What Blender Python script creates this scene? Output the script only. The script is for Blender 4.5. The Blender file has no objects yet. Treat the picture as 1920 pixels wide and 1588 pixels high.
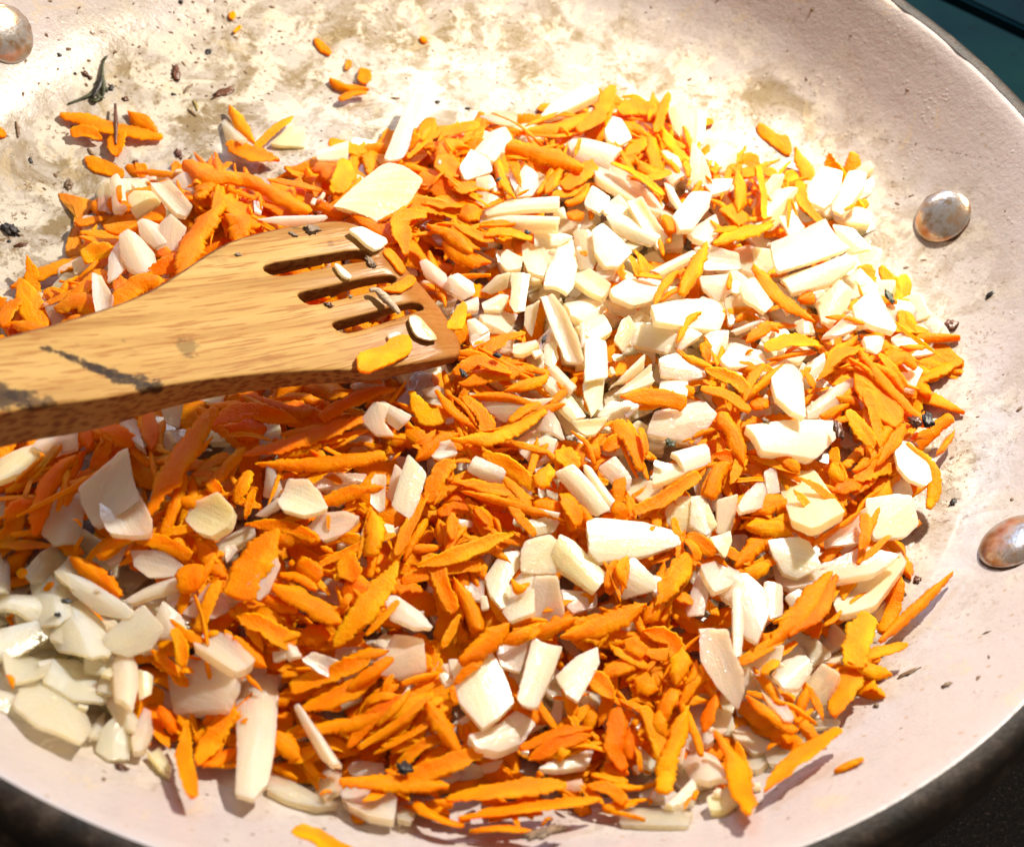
import bpy, bmesh, math, random
import numpy as np
from mathutils import Vector, Matrix, noise, geometry
random.seed(7)
MM = 0.001
S = bpy.context.scene
COL = S.collection

# ------------------------------------------------------------------ camera
PW, PH = 1920.0, 1588.0
HF = math.radians(50.0)
FPX = PW/2/math.tan(HF/2)
CAMP = np.array([0.0, -201.6, 220.6])
yaw, pit, rol = 0.100337, 0.928397, 0.205395
fw = np.array([math.sin(yaw)*math.cos(pit), math.cos(yaw)*math.cos(pit), -math.sin(pit)])
r0 = np.array([math.cos(yaw), -math.sin(yaw), 0]); u0 = np.cross(r0, fw)
RT = math.cos(rol)*r0+math.sin(rol)*u0
UP = -math.sin(rol)*r0+math.cos(rol)*u0
cam_d = bpy.data.cameras.new('camera'); cam = bpy.data.objects.new('camera', cam_d); COL.objects.link(cam)
M = Matrix([list(RT), list(UP), list(-fw)]).transposed().to_4x4()
M.translation = Vector(CAMP*MM)
cam.matrix_world = M
cam_d.sensor_fit = 'HORIZONTAL'; cam_d.sensor_width = 36; cam_d.lens = 18/math.tan(HF/2)
cam_d.clip_start = 0.01; cam_d.clip_end = 20
cam_d.dof.use_dof = True; cam_d.dof.focus_distance = 0.268; cam_d.dof.aperture_fstop = 17
S.camera = cam

def ray(px, py):
    return fw + (px-PW/2)/FPX*RT - (py-PH/2)/FPX*UP
def hitz(px, py, z):
    d = ray(px, py); t = (z-CAMP[2])/d[2]
    return CAMP+t*d
def project(p):
    v = np.array(p)-CAMP; z = v@fw
    return (v@RT)/z*FPX+PW/2, PH/2-(v@UP)/z*FPX

# ------------------------------------------------------------------ world + lamps (a kitchen, lit by a hood lamp behind the pan and a window to the right)
W = bpy.data.worlds.new('World'); S.world = W; W.use_nodes = True
bg = W.node_tree.nodes['Background']; bg.inputs[0].default_value = (1.0, .82, .66, 1); bg.inputs[1].default_value = 0.30
def lamp(name, loc, target, size, power, col, shape='DISK', size_y=None):
    l = bpy.data.lights.new(name, 'AREA'); l.shape = shape; l.size = size*MM
    if size_y: l.size_y = size_y*MM
    l.energy = power; l.color = col
    o = bpy.data.objects.new(name, l); COL.objects.link(o)
    o.location = Vector(loc)*MM
    o.rotation_euler = (Vector(target)-Vector(loc)).to_track_quat('-Z', 'Y').to_euler()
    return o
hp = hitz(800, 195, 0); d0 = ray(800, 195); d0 = d0/np.linalg.norm(d0)
refl = d0*np.array([1, 1, -1])
def ground(v): v = np.array([v[0], v[1], 0.0]); return v/np.linalg.norm(v)
KD = ground(.55*ground(RT)+.84*ground(UP)); EL = math.radians(57)
KEY = np.array([95, 55, 5.0])+370*(KD*math.cos(EL)+np.array([0, 0, math.sin(EL)]))
lamp('kitchen_lamp', KEY, (60, 20, 0), 24, 4.5, (1.0, .91, .77))
lamp('hood_lamp', hp+refl*420, (0, 40, 0), 22, .16, (1.0, .92, .80))
lamp('window_light', (-190, 640, 270), (60, 0, 0), 340, 1.7, (.42, .64, 1.0), 'RECTANGLE', 200)
S.view_settings.view_transform = 'Standard'; S.view_settings.look = 'None'
S.view_settings.exposure = 0.32; S.view_settings.gamma = 1.0
S.cycles.diffuse_bounces = 6
S.render.resolution_x = 1024; S.render.resolution_y = 846

# ------------------------------------------------------------------ pan surface
R_RIM, H_RIM = 160.0, 41.0
PROF = [(0, 0), (40, 0), (80, 0), (98, 0), (108, .4), (117, 1.5), (125, 3.3), (132, 6.0), (138, 9.6), (143, 14.4), (148, 20.8), (154, 30.6), (160, 41)]
PR = [p[0] for p in PROF]; PZ = [p[1] for p in PROF]
def panz(r):
    return float(np.interp(r, PR, PZ)) if r < 160 else 41.0
def pann(x, y):
    r = math.hypot(x, y); e = 1.2
    s = (panz(r+e)-panz(r-e))/(2*e)
    n = np.array([-s*x/max(r, 1e-6), -s*y/max(r, 1e-6), 1.0])
    return n/np.linalg.norm(n)
PILE_PX = [(0,615),(25,530),(120,490),(170,360),(340,310),(560,320),(620,290),(830,235),(1000,215),(1130,185),(1250,195),(1330,260),(1450,330),(1600,345),(1640,480),(1740,640),(1745,900),(1700,1020),(1680,1100),(1620,1280),(1480,1440),(1380,1500),(1160,1530),(900,1550),(640,1500),(460,1460),(280,1410),(150,1360),(0,1270),(-160,1150),(-200,800)]
PILE = np.array([hitz(x, y, 0)[:2] for x, y in PILE_PX])
def pdist(x, y):
    p = np.array([x, y]); a = PILE; b = np.roll(PILE, -1, 0); ab = b-a
    t = np.clip(((p-a)*ab).sum(1)/(ab*ab).sum(1), 0, 1)
    d = np.linalg.norm(a+ab*t[:, None]-p, axis=1).min()
    c = ((a[:, 1] > y) != (b[:, 1] > y)) & (x < (b[:, 0]-a[:, 0])*(y-a[:, 1])/(b[:, 1]-a[:, 1]+1e-12)+a[:, 0])
    return d if c.sum() % 2 else -d
def pileh(x, y):
    d = pdist(x, y)
    if d <= 0: return 0.0
    h = 10.5*(1-math.exp(-d/16.0))
    h += 2.0*noise.noise(Vector((x/22, y/22, 3.1)))*min(1, d/15)
    return max(0, h)
def surf(px, py, off, pile=True):
    """the point of the pan's (or the heap's) surface seen at a photo pixel, off mm above it"""
    z = off
    for _ in range(14):
        p = hitz(px, py, z)
        zn = panz(math.hypot(p[0], p[1]))+(pileh(p[0], p[1]) if pile else 0)+off
        z = .5*z+.5*zn
    return hitz(px, py, z)

# ------------------------------------------------------------------ tagging
def tag(o, label=None, cat=None, group=None, kind=None):
    if label: o['label'] = label
    if cat: o['category'] = cat
    if group: o['group'] = group
    if kind: o['kind'] = kind
    return o
def empty(name, loc):
    o = bpy.data.objects.new(name, None); COL.objects.link(o); o.location = Vector(loc)*MM
    o.empty_display_size = .01
    return o
def link(name, me, mat, parent=None, smooth=True):
    me.materials.append(mat)
    if smooth:
        me.shade_smooth()
        if name == 'onion_piece' or name == 'onion_pieces': me.set_sharp_from_angle(angle=math.radians(42))
    o = bpy.data.objects.new(name, me); COL.objects.link(o)
    if parent:
        o.parent = parent
        o.matrix_parent_inverse = parent.matrix_basis.inverted() if False else Matrix.Identity(4)
    return o
def mesh(name, vs, fs):
    me = bpy.data.meshes.new(name)
    me.from_pydata([tuple(c*MM for c in v) for v in vs], [], fs); me.validate(); me.update()
    return me

# ------------------------------------------------------------------ materials
def newmat(name):
    m = bpy.data.materials.new(name); m.use_nodes = True
    nt = m.node_tree; return m, nt, nt.nodes['Principled BSDF']
def N(nt, t, **k):
    n = nt.nodes.new(t)
    for a, b in k.items():
        if a.startswith('i_'):
            key = a[2:]; n.inputs[int(key) if key.isdigit() else key].default_value = b
        else: setattr(n, a, b)
    return n
def ramp(nt, pts, interp='LINEAR'):
    r = nt.nodes.new('ShaderNodeValToRGB'); cr = r.color_ramp; cr.interpolation = interp
    while len(cr.elements) < len(pts): cr.elements.new(.5)
    for e, (p, c) in zip(cr.elements, pts):
        e.position = p; e.color = c if len(c) == 4 else (*c, 1)
    return r
def g(v): return (v, v, v, 1)
def noise_n(nt, co, scale, detail=3, rough=.55, vscale=None, dist=0):
    if vscale:
        mp = N(nt, 'ShaderNodeMapping'); mp.inputs['Scale'].default_value = vscale
        nt.links.new(co, mp.inputs['Vector']); co = mp.outputs[0]
    n = N(nt, 'ShaderNodeTexNoise', i_Scale=scale, i_Detail=detail, i_Roughness=rough, i_Distortion=dist)
    nt.links.new(co, n.inputs['Vector']); return n.outputs['Fac']
def mix(nt, fac, a, b, mode='MIX'):
    n = N(nt, 'ShaderNodeMix', data_type='RGBA', blend_type=mode)
    for s, v in ((n.inputs['Factor'], fac), (n.inputs['A'], a), (n.inputs['B'], b)):
        if hasattr(v, 'is_output'): nt.links.new(v, s)
        else: s.default_value = v if not isinstance(v, tuple) or len(v) == 4 else (*v, 1)
    return n.outputs['Result']
def math_n(nt, op, a, b=0.0, clamp=False):
    n = N(nt, 'ShaderNodeMath', operation=op, use_clamp=clamp)
    for s, v in ((n.inputs[0], a), (n.inputs[1], b)):
        if hasattr(v, 'is_output'): nt.links.new(v, s)
        else: s.default_value = v
    return n.outputs[0]
def bump(nt, bs, h, strength, dist, prev=None):
    b = N(nt, 'ShaderNodeBump', i_Strength=strength, i_Distance=dist)
    nt.links.new(h, b.inputs['Height'])
    if prev: nt.links.new(prev, b.inputs['Normal'])
    nt.links.new(b.outputs[0], bs.inputs['Normal']); return b.outputs[0]

def glow_through(nt, bs, col, f):
    """thin wet flesh lets light through"""
    tl = N(nt, 'ShaderNodeBsdfTranslucent'); tl.inputs[0].default_value = col
    mx = N(nt, 'ShaderNodeMixShader'); mx.inputs[0].default_value = f
    nt.links.new(bs.outputs[0], mx.inputs[1]); nt.links.new(tl.outputs[0], mx.inputs[2])
    nt.links.new(mx.outputs[0], nt.nodes['Material Output'].inputs['Surface'])
def onion_mat(name, c1, c2, sss=.8, rough=.27, vein=.30, trans=0.0, apex=None):
    m, nt, bs = newmat(name)
    tc = N(nt, 'ShaderNodeTexCoord'); oc = tc.outputs['Object']
    oi = N(nt, 'ShaderNodeObjectInfo')
    base = mix(nt, oi.outputs['Random'], c1, c2)
    v = noise_n(nt, oc, 900, 2, .5, (.09, 1.0, .6))          # veins that run along the piece
    if apex is not None:    # ridges that spread from the root like a fan
        sub = N(nt, 'ShaderNodeVectorMath', operation='SUBTRACT'); nt.links.new(oc, sub.inputs[0]); sub.inputs[1].default_value = apex
        sp_ = N(nt, 'ShaderNodeSeparateXYZ'); nt.links.new(sub.outputs[0], sp_.inputs[0])
        an = math_n(nt, 'ARCTAN2', sp_.outputs[1], sp_.outputs[0])
        cv = N(nt, 'ShaderNodeCombineXYZ'); nt.links.new(an, cv.inputs[0]); cv.inputs[1].default_value = .037; cv.inputs[2].default_value = .021
        v = noise_n(nt, cv.outputs[0], 26, 3, .6)
    vr = ramp(nt, [(.38, g(0)), (.62, g(1))]); nt.links.new(v, vr.inputs[0])
    cl = noise_n(nt, oc, 160, 3)
    cr = ramp(nt, [(.35, g(0)), (.7, g(1))]); nt.links.new(cl, cr.inputs[0])
    f = math_n(nt, 'MULTIPLY', vr.outputs[0], vein)
    c = mix(nt, f, base, tuple(x*y for x, y in zip(c1, (.80, .66, .50))))
    c = mix(nt, math_n(nt, 'MULTIPLY', cr.outputs[0], .35), c, tuple(min(1, x*y) for x, y in zip(c2, (1.0, .88, .70))))
    wp = noise_n(nt, oc, 210, 3, .6, (.5, 1, 1))
    wr = ramp(nt, [(.46, g(0)), (.60, g(1))]); nt.links.new(wp, wr.inputs[0])
    c = mix(nt, math_n(nt, 'MULTIPLY', wr.outputs[0], .5), c, tuple(x*y for x, y in zip(c2, (.97, .91, .78))))
    nt.links.new(c, bs.inputs['Base Color'])
    bs.inputs['Roughness'].default_value = rough
    bs.inputs['IOR'].default_value = 1.30
    bs.inputs['Subsurface Weight'].default_value = sss
    bs.inputs['Subsurface Radius'].default_value = (1.0, .74, .42)
    bs.inputs['Subsurface Scale'].default_value = .0045
    bs.inputs['Transmission Weight'].default_value = trans
    bs.inputs['Coat Weight'].default_value = .7; bs.inputs['Coat Roughness'].default_value = .10
    b = bump(nt, bs, v, .55, .0004)
    cells = N(nt, 'ShaderNodeTexVoronoi', i_Scale=1700.0); nt.links.new(oc, cells.inputs['Vector'])
    b = bump(nt, bs, cells.outputs['Distance'], .3, .0002, b)
    cb = N(nt, 'ShaderNodeBump', i_Strength=.9, i_Distance=.0005)
    nt.links.new(noise_n(nt, oc, 800, 3, .6), cb.inputs['Height']); nt.links.new(cb.outputs[0], bs.inputs['Coat Normal'])
    glow_through(nt, bs, (1.0, .84, .56, 1), .26)
    return m
ON = {
 'w': onion_mat('onion_white', (.96, .92, .70), (.97, .94, .77), .8, .22, .22, .16),
 'c': onion_mat('onion_cream', (.95, .89, .60), (.96, .91, .68), .8, .22, .22, .30),
 'y': onion_mat('onion_yellow', (.95, .89, .52), (.96, .91, .60), .8, .22, .22, .28),
 'p': onion_mat('onion_pink', (.96, .86, .72), (.97, .90, .79), .8, .20, .22, .42),
 't': onion_mat('onion_translucent', (.92, .86, .66), (.94, .89, .72), .8, .16, .12, .62),
 'g': onion_mat('onion_sweated', (.92, .92, .74), (.95, .95, .82), .8, .18, .10, .50),
}
def carrot_mat(name, c1, c2):
    m, nt, bs = newmat(name)
    tc = N(nt, 'ShaderNodeTexCoord'); oc = tc.outputs['Object']
    oi = N(nt, 'ShaderNodeObjectInfo')
    geo = N(nt, 'ShaderNodeNewGeometry')
    base = mix(nt, oi.outputs['Random'], c1, c2)
    n1 = noise_n(nt, oc, 260, 4, .6, (.5, 1, 1))
    r1 = ramp(nt, [(.36, g(0)), (.68, g(1))]); nt.links.new(n1, r1.inputs[0])
    c = mix(nt, math_n(nt, 'MULTIPLY', r1.outputs[0], .55), base, (min(1, c2[0]*1.04), c2[1]*1.45, c2[2]*2))
    n4 = noise_n(nt, oc, 1900, 3, .65)
    r4 = ramp(nt, [(.40, g(0)), (.62, g(1))]); nt.links.new(n4, r4.inputs[0])
    c = mix(nt, math_n(nt, 'MULTIPLY', r4.outputs[0], .45), c, (1.0, c2[1]*1.5, c2[2]*2))
    n5 = noise_n(nt, oc, 95, 2, .5)
    r5 = ramp(nt, [(.40, g(1)), (.56, g(0))]); nt.links.new(n5, r5.inputs[0])
    c = mix(nt, math_n(nt, 'MULTIPLY', r5.outputs[0], .45), c, (c1[0]*.93, c1[1]*.62, c1[2]*.5))
    nt.links.new(c, bs.inputs['Base Color'])
    bs.inputs['Roughness'].default_value = .24
    bs.inputs['Specular IOR Level'].default_value = .28
    bs.inputs['Specular Tint'].default_value = (1.0, .40, .015, 1)
    bs.inputs['Subsurface Weight'].default_value = .6
    bs.inputs['Subsurface Radius'].default_value = (1.0, .42, .08)
    bs.inputs['Subsurface Scale'].default_value = .0026
    n2 = noise_n(nt, oc, 2300, 3, .65)
    n3 = noise_n(nt, oc, 700, 3, .6, (.4, 1, 1))
    b = bump(nt, bs, n2, .75, .00036)
    bump(nt, bs, n3, .55, .0006, b)
    bs.inputs['Coat Weight'].default_value = .06; bs.inputs['Coat Roughness'].default_value = .11
    cb = N(nt, 'ShaderNodeBump', i_Strength=.9, i_Distance=.0006)
    nt.links.new(noise_n(nt, oc, 1000, 3, .6), cb.inputs['Height']); nt.links.new(cb.outputs[0], bs.inputs['Coat Normal'])
    glow_through(nt, bs, (1.0, .27, .0, 1), .28)
    return m
CA = {
 'o': carrot_mat('carrot_orange', (.97, .225, .001), (.98, .27, .0015)),
 'y': carrot_mat('carrot_yellow', (.98, .30, .002), (.99, .36, .003)),
 'r': carrot_mat('carrot_deep', (.96, .155, .001), (.97, .20, .001)),
 'b': carrot_mat('carrot_browned', (.62, .20, .012), (.80, .27, .015)),
}
# ------------------------------------------------------------------ ceramic, steel, wood
def ceramic_mat():
    m, nt, bs = newmat('ceramic_ivory')
    tc = N(nt, 'ShaderNodeTexCoord'); oc = tc.outputs['Object']
    sx = N(nt, 'ShaderNodeSeparateXYZ'); nt.links.new(oc, sx.inputs[0])
    # radius from the middle of the pan, in metres: grime sits on the flat floor and thins out up the wall
    ln = N(nt, 'ShaderNodeVectorMath', operation='LENGTH')
    fl = N(nt, 'ShaderNodeCombineXYZ'); nt.links.new(sx.outputs[0], fl.inputs[0]); nt.links.new(sx.outputs[1], fl.inputs[1])
    nt.links.new(fl.outputs[0], ln.inputs[0])
    rr = ln.outputs['Value']
    wob = math_n(nt, 'MULTIPLY', math_n(nt, 'SUBTRACT', noise_n(nt, oc, 28, 4, .6), .5), .055)
    rw = math_n(nt, 'ADD', rr, wob)
    fr = ramp(nt, [(.128, g(1)), (.150, g(.0))]); nt.links.new(rw, fr.inputs[0]); floor = fr.outputs[0]
    # broad fouling
    n1 = noise_n(nt, oc, 55, 8, .72, None, .6)
    r1 = ramp(nt, [(.45, g(0)), (.58, g(1))]); nt.links.new(n1, r1.inputs[0])
    c = mix(nt, math_n(nt, 'MULTIPLY', floor, .6), (.415, .372, .372), (.385, .345, .275))
    f1 = math_n(nt, 'MULTIPLY', r1.outputs[0], math_n(nt, 'ADD', math_n(nt, 'MULTIPLY', floor, .9), .06))
    c = mix(nt, f1, c, (.20, .145, .07))
    # bare worn whiter patches
    n2 = noise_n(nt, oc, 90, 7, .7, None, .4)
    r2 = ramp(nt, [(.50, g(0)), (.56, g(1))]); nt.links.new(n2, r2.inputs[0])
    c = mix(nt, math_n(nt, 'MULTIPLY', r2.outputs[0], math_n(nt, 'MULTIPLY', floor, .75)), c, (.56, .515, .43))
    # fine brown pitting
    n3 = noise_n(nt, oc, 620, 5, .7)
    r3 = ramp(nt, [(.565, g(0)), (.64, g(1))]); nt.links.new(n3, r3.inputs[0])
    n3b = noise_n(nt, oc, 60, 3, .6)
    r3b = ramp(nt, [(.36, g(0)), (.54, g(1))]); nt.links.new(n3b, r3b.inputs[0])
    f3 = math_n(nt, 'MULTIPLY', r3.outputs[0], math_n(nt, 'MULTIPLY', r3b.outputs[0], math_n(nt, 'ADD', math_n(nt, 'MULTIPLY', floor, .9), .14)))
    c = mix(nt, f3, c, (.15, .09, .038))
    # sparse dots on the wall
    vo = N(nt, 'ShaderNodeTexVoronoi', i_Scale=170.0); nt.links.new(oc, vo.inputs['Vector'])
    r4 = ramp(nt, [(.06, g(1)), (.11, g(0))]); nt.links.new(vo.outputs['Distance'], r4.inputs[0])
    c = mix(nt, math_n(nt, 'MULTIPLY', r4.outputs[0], .6), c, (.30, .21, .13))
    # a few smeared streaks
    n5 = noise_n(nt, oc, 34, 6, .66, None, 1.8)
    r5 = ramp(nt, [(.595, g(0)), (.64, g(1)), (.69, g(0))]); nt.links.new(n5, r5.inputs[0])
    c = mix(nt, math_n(nt, 'MULTIPLY', r5.outputs[0], .42), c, (.50, .40, .24))
    nt.links.new(c, bs.inputs['Base Color'])
    ro = math_n(nt, 'ADD', math_n(nt, 'MULTIPLY', n1, .40), .04)
    nt.links.new(ro, bs.inputs['Roughness'])
    bs.inputs['Specular IOR Level'].default_value = .28
    bs.inputs['Coat Weight'].default_value = .1; bs.inputs['Coat Roughness'].default_value = .12
    # oil droplets and scuffs
    v2 = N(nt, 'ShaderNodeTexVoronoi', i_Scale=520.0); nt.links.new(oc, v2.inputs['Vector'])
    rb = ramp(nt, [(.0, g(1)), (.22, g(.75)), (.30, g(0))]); nt.links.new(v2.outputs['Distance'], rb.inputs[0])
    msk = ramp(nt, [(.58, g(0)), (.68, g(1))]); nt.links.new(noise_n(nt, oc, 75, 2), msk.inputs[0])
    drop = math_n(nt, 'MULTIPLY', rb.outputs[0], msk.outputs[0])
    b = bump(nt, bs, drop, .5, .00025)
    b = bump(nt, bs, noise_n(nt, oc, 900, 4, .7), .26, .0005, b)
    bump(nt, bs, noise_n(nt, oc, 110, 6, .7), .22, .0012, b)
    return m
CERAMIC = ceramic_mat()
def dark_rim_mat():
    m, nt, bs = newmat('scorched_rim')
    tc = N(nt, 'ShaderNodeTexCoord'); oc = tc.outputs['Object']
    n1 = noise_n(nt, oc, 130, 6, .7)
    r = ramp(nt, [(.40, (.006, .004, .003)), (.54, (.018, .010, .006)), (.64, (.05, .035, .026)), (.74, (.20, .17, .14))]); nt.links.new(n1, r.inputs[0])
    nt.links.new(r.outputs[0], bs.inputs['Base Color'])
    bs.inputs['Roughness'].default_value = .55; bs.inputs['Metallic'].default_value = .0; bs.inputs['Specular IOR Level'].default_value = .25
    bump(nt, bs, noise_n(nt, oc, 700, 5, .7), .6, .0006)
    return m
RIMM = dark_rim_mat()
def simple(name, col, rough=.5, metal=0, bs_scale=None, bd=.0003, spec=.5):
    m, nt, bs = newmat(name)
    bs.inputs['Base Color'].default_value = (*col, 1); bs.inputs['Roughness'].default_value = rough
    bs.inputs['Metallic'].default_value = metal; bs.inputs['Specular IOR Level'].default_value = spec
    if bs_scale:
        tc = N(nt, 'ShaderNodeTexCoord')
        n = noise_n(nt, tc.outputs['Object'], bs_scale, 4, .65)
        r = ramp(nt, [(.3, tuple(c*.55 for c in col)), (.7, tuple(min(1, c*1.5) for c in col))]); nt.links.new(n, r.inputs[0])
        nt.links.new(r.outputs[0], bs.inputs['Base Color'])
        bump(nt, bs, n, .6, bd)
    return m
def steel_mat():
    m, nt, bs = newmat('rivet_steel')
    tc = N(nt, 'ShaderNodeTexCoord'); oc = tc.outputs['Object']
    n1 = noise_n(nt, oc, 170, 4, .6)
    r = ramp(nt, [(.36, (.40, .27, .16)), (.50, (.55, .53, .52)), (.64, (.55, .36, .22))]); nt.links.new(n1, r.inputs[0])
    n2 = noise_n(nt, oc, 900, 4, .7)
    r2 = ramp(nt, [(.66, g(0)), (.72, g(1))]); nt.links.new(n2, r2.inputs[0])
    c = mix(nt, math_n(nt, 'MULTIPLY', r2.outputs[0], .7), r.outputs[0], (.09, .05, .03))
    nt.links.new(c, bs.inputs['Base Color'])
    bs.inputs['Metallic'].default_value = .95; bs.inputs['Roughness'].default_value = .26
    b = bump(nt, bs, n2, .16, .0003)
    bump(nt, bs, n1, .25, .001, b)
    return m
STEEL = steel_mat()
RUST = simple('rivet_scorch', (.10, .045, .018), .8, 0, 900)

# ------------------------------------------------------------------ the pan
pan = empty('frying_pan', (0, 0, 0))
tag(pan, 'big round ivory ceramic frying pan, stained floor and dark scorched rim, holding the food', 'frying pan')
def lathe(prof, n=256, wob=None):
    vs, fs = [], []
    k = len(prof)
    for i in range(n):
        a = 2*math.pi*i/n
        for j, (r, z) in enumerate(prof):
            dr = wob(a, j) if wob else 0
            vs.append(((r+dr)*math.cos(a), (r+dr)*math.sin(a), z))
    for i in range(n):
        i2 = (i+1) % n
        for j in range(k-1):
            fs.append((i*k+j, i2*k+j, i2*k+j+1, i*k+j+1))
    return vs, fs
pr = [(.01, 0)]
for r in np.concatenate([np.linspace(6, 118, 14), np.linspace(121, 160, 22)]): pr.append((float(r), panz(r)))
pr += [(160.9, 41.9), (161.8, 42.1)]
vs, fs = lathe(pr, 256)
link('interior', mesh('interior', vs, fs), CERAMIC, pan)
def chip(a, j):
    if j > 1: return 0
    return .45*max(0, noise.noise(Vector((math.cos(a)*14, math.sin(a)*14, j)))*2-.35)*(-1)
vs, fs = lathe([(161.2, 42.16), (162.0, 42.45), (163.6, 42.6), (165.2, 42.0), (166.4, 40.4), (167.2, 37.5), (168.2, 33.5), (168.4, 30.5), (167.2, 28.6), (163.5, 27.6)], 320, chip)
link('rim_band', mesh('rim_band', vs, fs), RIMM, pan)
vs, fs = lathe([(163.5, 27.6), (160, 20), (155.5, 8), (150, -1), (140, -8), (128, -10.6), (.01, -10.6)], 160)
link('outer_wall', mesh('outer_wall', vs, fs), simple('pan_outside', (.03, .026, .024), .55, .3, 220), pan)

def wall_hit(px, py):
    p = surf(px, py, 0.0, False)
    for _ in range(6): p = surf(px, py, 0.0, False)
    return p
def frame(n, xd=None):
    n = np.array(n)/np.linalg.norm(n)
    x = np.array(xd if xd is not None else (1, 0, 0), float); x = x-n*(x@n)
    if np.linalg.norm(x) < 1e-6: x = np.cross(n, [0, 1, 0])
    x /= np.linalg.norm(x); return x, np.cross(n, x), n
def place(o, p, x, y, n):
    m = Matrix([list(x), list(y), list(n)]).transposed().to_4x4(); m.translation = Vector(p)*MM
    o.matrix_local = m
def rivet(px, py, R=8.2, hgt=3.0):
    p = wall_hit(px, py); n = pann(p[0], p[1])
    x, y, n = frame(n, (0, 0, 1))
    prof = [(.01, hgt)]+[(R*math.sin(t), hgt*(.18+.82*math.cos(t))) for t in np.linspace(.15, 1.4, 9)]+[(R*1.0, hgt*.16), (R*.985, 0), (R*.9, -1.0)]
    vs, fs = lathe(prof, 48); fs = [tuple(reversed(f)) for f in fs]
    o = link('rivet', mesh('rivet', vs, fs), STEEL, pan); place(o, p, x, y, n)
    random.seed(int(px))
    ph = random.random()*9
    vs, fs = lathe([(R*.9, .25), (R+.25, .22), (R+.8, .12), (R+1.1, -.1)], 90, lambda a, j: (.55*noise.noise(Vector((math.cos(a)*5+ph, math.sin(a)*5, j*.2)))+.25*noise.noise(Vector((math.cos(a)*17+ph, math.sin(a)*17, 0))) if j >= 2 else 0))
    vs = [(a, b, c+.12) for a, b, c in vs]
    q = link('scorch_ring', mesh('scorch_ring', vs, [tuple(reversed(f)) for f in fs]), RUST, o)
    return p
pa = rivet(1768, 408); pb = rivet(1903, 1018); pc = rivet(8, 64)
def loop_handle(a1, a2, out, z):
    pts = []
    for t in np.linspace(0, 1, 33):
        a = a1+(a2-a1)*t; rr = 160+out*math.sin(math.pi*t)**.45
        pts.append((rr*math.cos(a), rr*math.sin(a), z+6*math.sin(math.pi*t)))
    vs, fs = [], []; k = 12
    for i, p in enumerate(pts):
        q0 = np.array(pts[max(i-1, 0)]); q1 = np.array(pts[min(i+1, len(pts)-1)]); T = q1-q0; T /= np.linalg.norm(T)
        A = np.cross(T, (0, 0, 1)); A /= np.linalg.norm(A); B = np.cross(A, T)
        for j in range(k):
            th = 2*math.pi*j/k; v = np.array(p)+A*5.5*math.cos(th)+B*3.6*math.sin(th); vs.append(tuple(v))
    for i in range(len(pts)-1):
        for j in range(k): fs.append((i*k+j, i*k+(j+1) % k, (i+1)*k+(j+1) % k, (i+1)*k+j))
    return mesh('handle', vs, fs)
aa = math.atan2(pa[1], pa[0]); ab = math.atan2(pb[1], pb[0]); ac = math.atan2(pc[1], pc[0])
HS = simple('handle_steel', (.5, .5, .5), .3, 1.0, 120)
link('handle', loop_handle(ab, aa, 48, 22), HS, pan)
link('handle', loop_handle(ac, ac+(aa-ab), 48, 22), HS, pan)

# ------------------------------------------------------------------ what the pan stands on
def hob_mat():
    m, nt, bs = newmat('hob_enamel')
    tc = N(nt, 'ShaderNodeTexCoord'); oc = tc.outputs['Object']
    n = noise_n(nt, oc, 9, 4, .6)
    r = ramp(nt, [(.35, (.0004, .005, .012)), (.6, (.0015, .012, .015)), (.8, (.004, .018, .017))]); nt.links.new(n, r.inputs[0])
    n2 = noise_n(nt, oc, 90, 5, .7)
    r2 = ramp(nt, [(.58, g(0)), (.72, g(1))]); nt.links.new(n2, r2.inputs[0])
    c = mix(nt, math_n(nt, 'MULTIPLY', r2.outputs[0], .8), r.outputs[0], (.0015, .004, .005))
    nt.links.new(c, bs.inputs['Base Color']); bs.inputs['Roughness'].default_value = .42
    bs.inputs['Specular IOR Level'].default_value = .05
    bump(nt, bs, n2, .15, .0006)
    return m
ZH = -28.0
# hob: two sheets with a groove between them (the dark line at the photo's top right)
g0 = hitz(1815, 0, ZH); g1 = hitz(1925, 52, ZH)
dr = (g1-g0); dr[2] = 0; dr /= np.linalg.norm(dr); nn = np.array([-dr[1], dr[0], 0])
def slab(name, c0, along, half, n_from, n_to, z, th, mat):
    A = c0-along*half; B = c0+along*half
    q = [A+nn*n_from, B+nn*n_from, B+nn*n_to, A+nn*n_to]
    bm = bmesh.new()
    t = [bm.verts.new((p[0]*MM, p[1]*MM, z*MM)) for p in q]; b = [bm.verts.new((p[0]*MM, p[1]*MM, (z-th)*MM)) for p in q]
    bm.faces.new(t); bm.faces.new(b[::-1])
    for i in range(4): bm.faces.new((t[i], b[i], b[(i+1) % 4], t[(i+1) % 4]))
    bmesh.ops.recalc_face_normals(bm, faces=bm.faces)
    bmesh.ops.bevel(bm, geom=[e for e in bm.edges], offset=1.2*MM, segments=2, affect='EDGES')
    me = bpy.data.meshes.new(name); bm.to_mesh(me); bm.free()
    return link(name, me, mat, None, False)
HOBM = hob_mat()
tag(slab('hob_surface', g0, dr, 900, 0, 420, ZH, 12, HOBM), kind='structure')
tag(slab('stove_top', g0, dr, 900, -900, -9, ZH, 12, HOBM), kind='structure')
fl = slab('stove_base', g0, dr, 900, -900, 900, ZH-14, 5, simple('stove_black', (.004, .004, .005), .6)); tag(fl, kind='structure')
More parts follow.
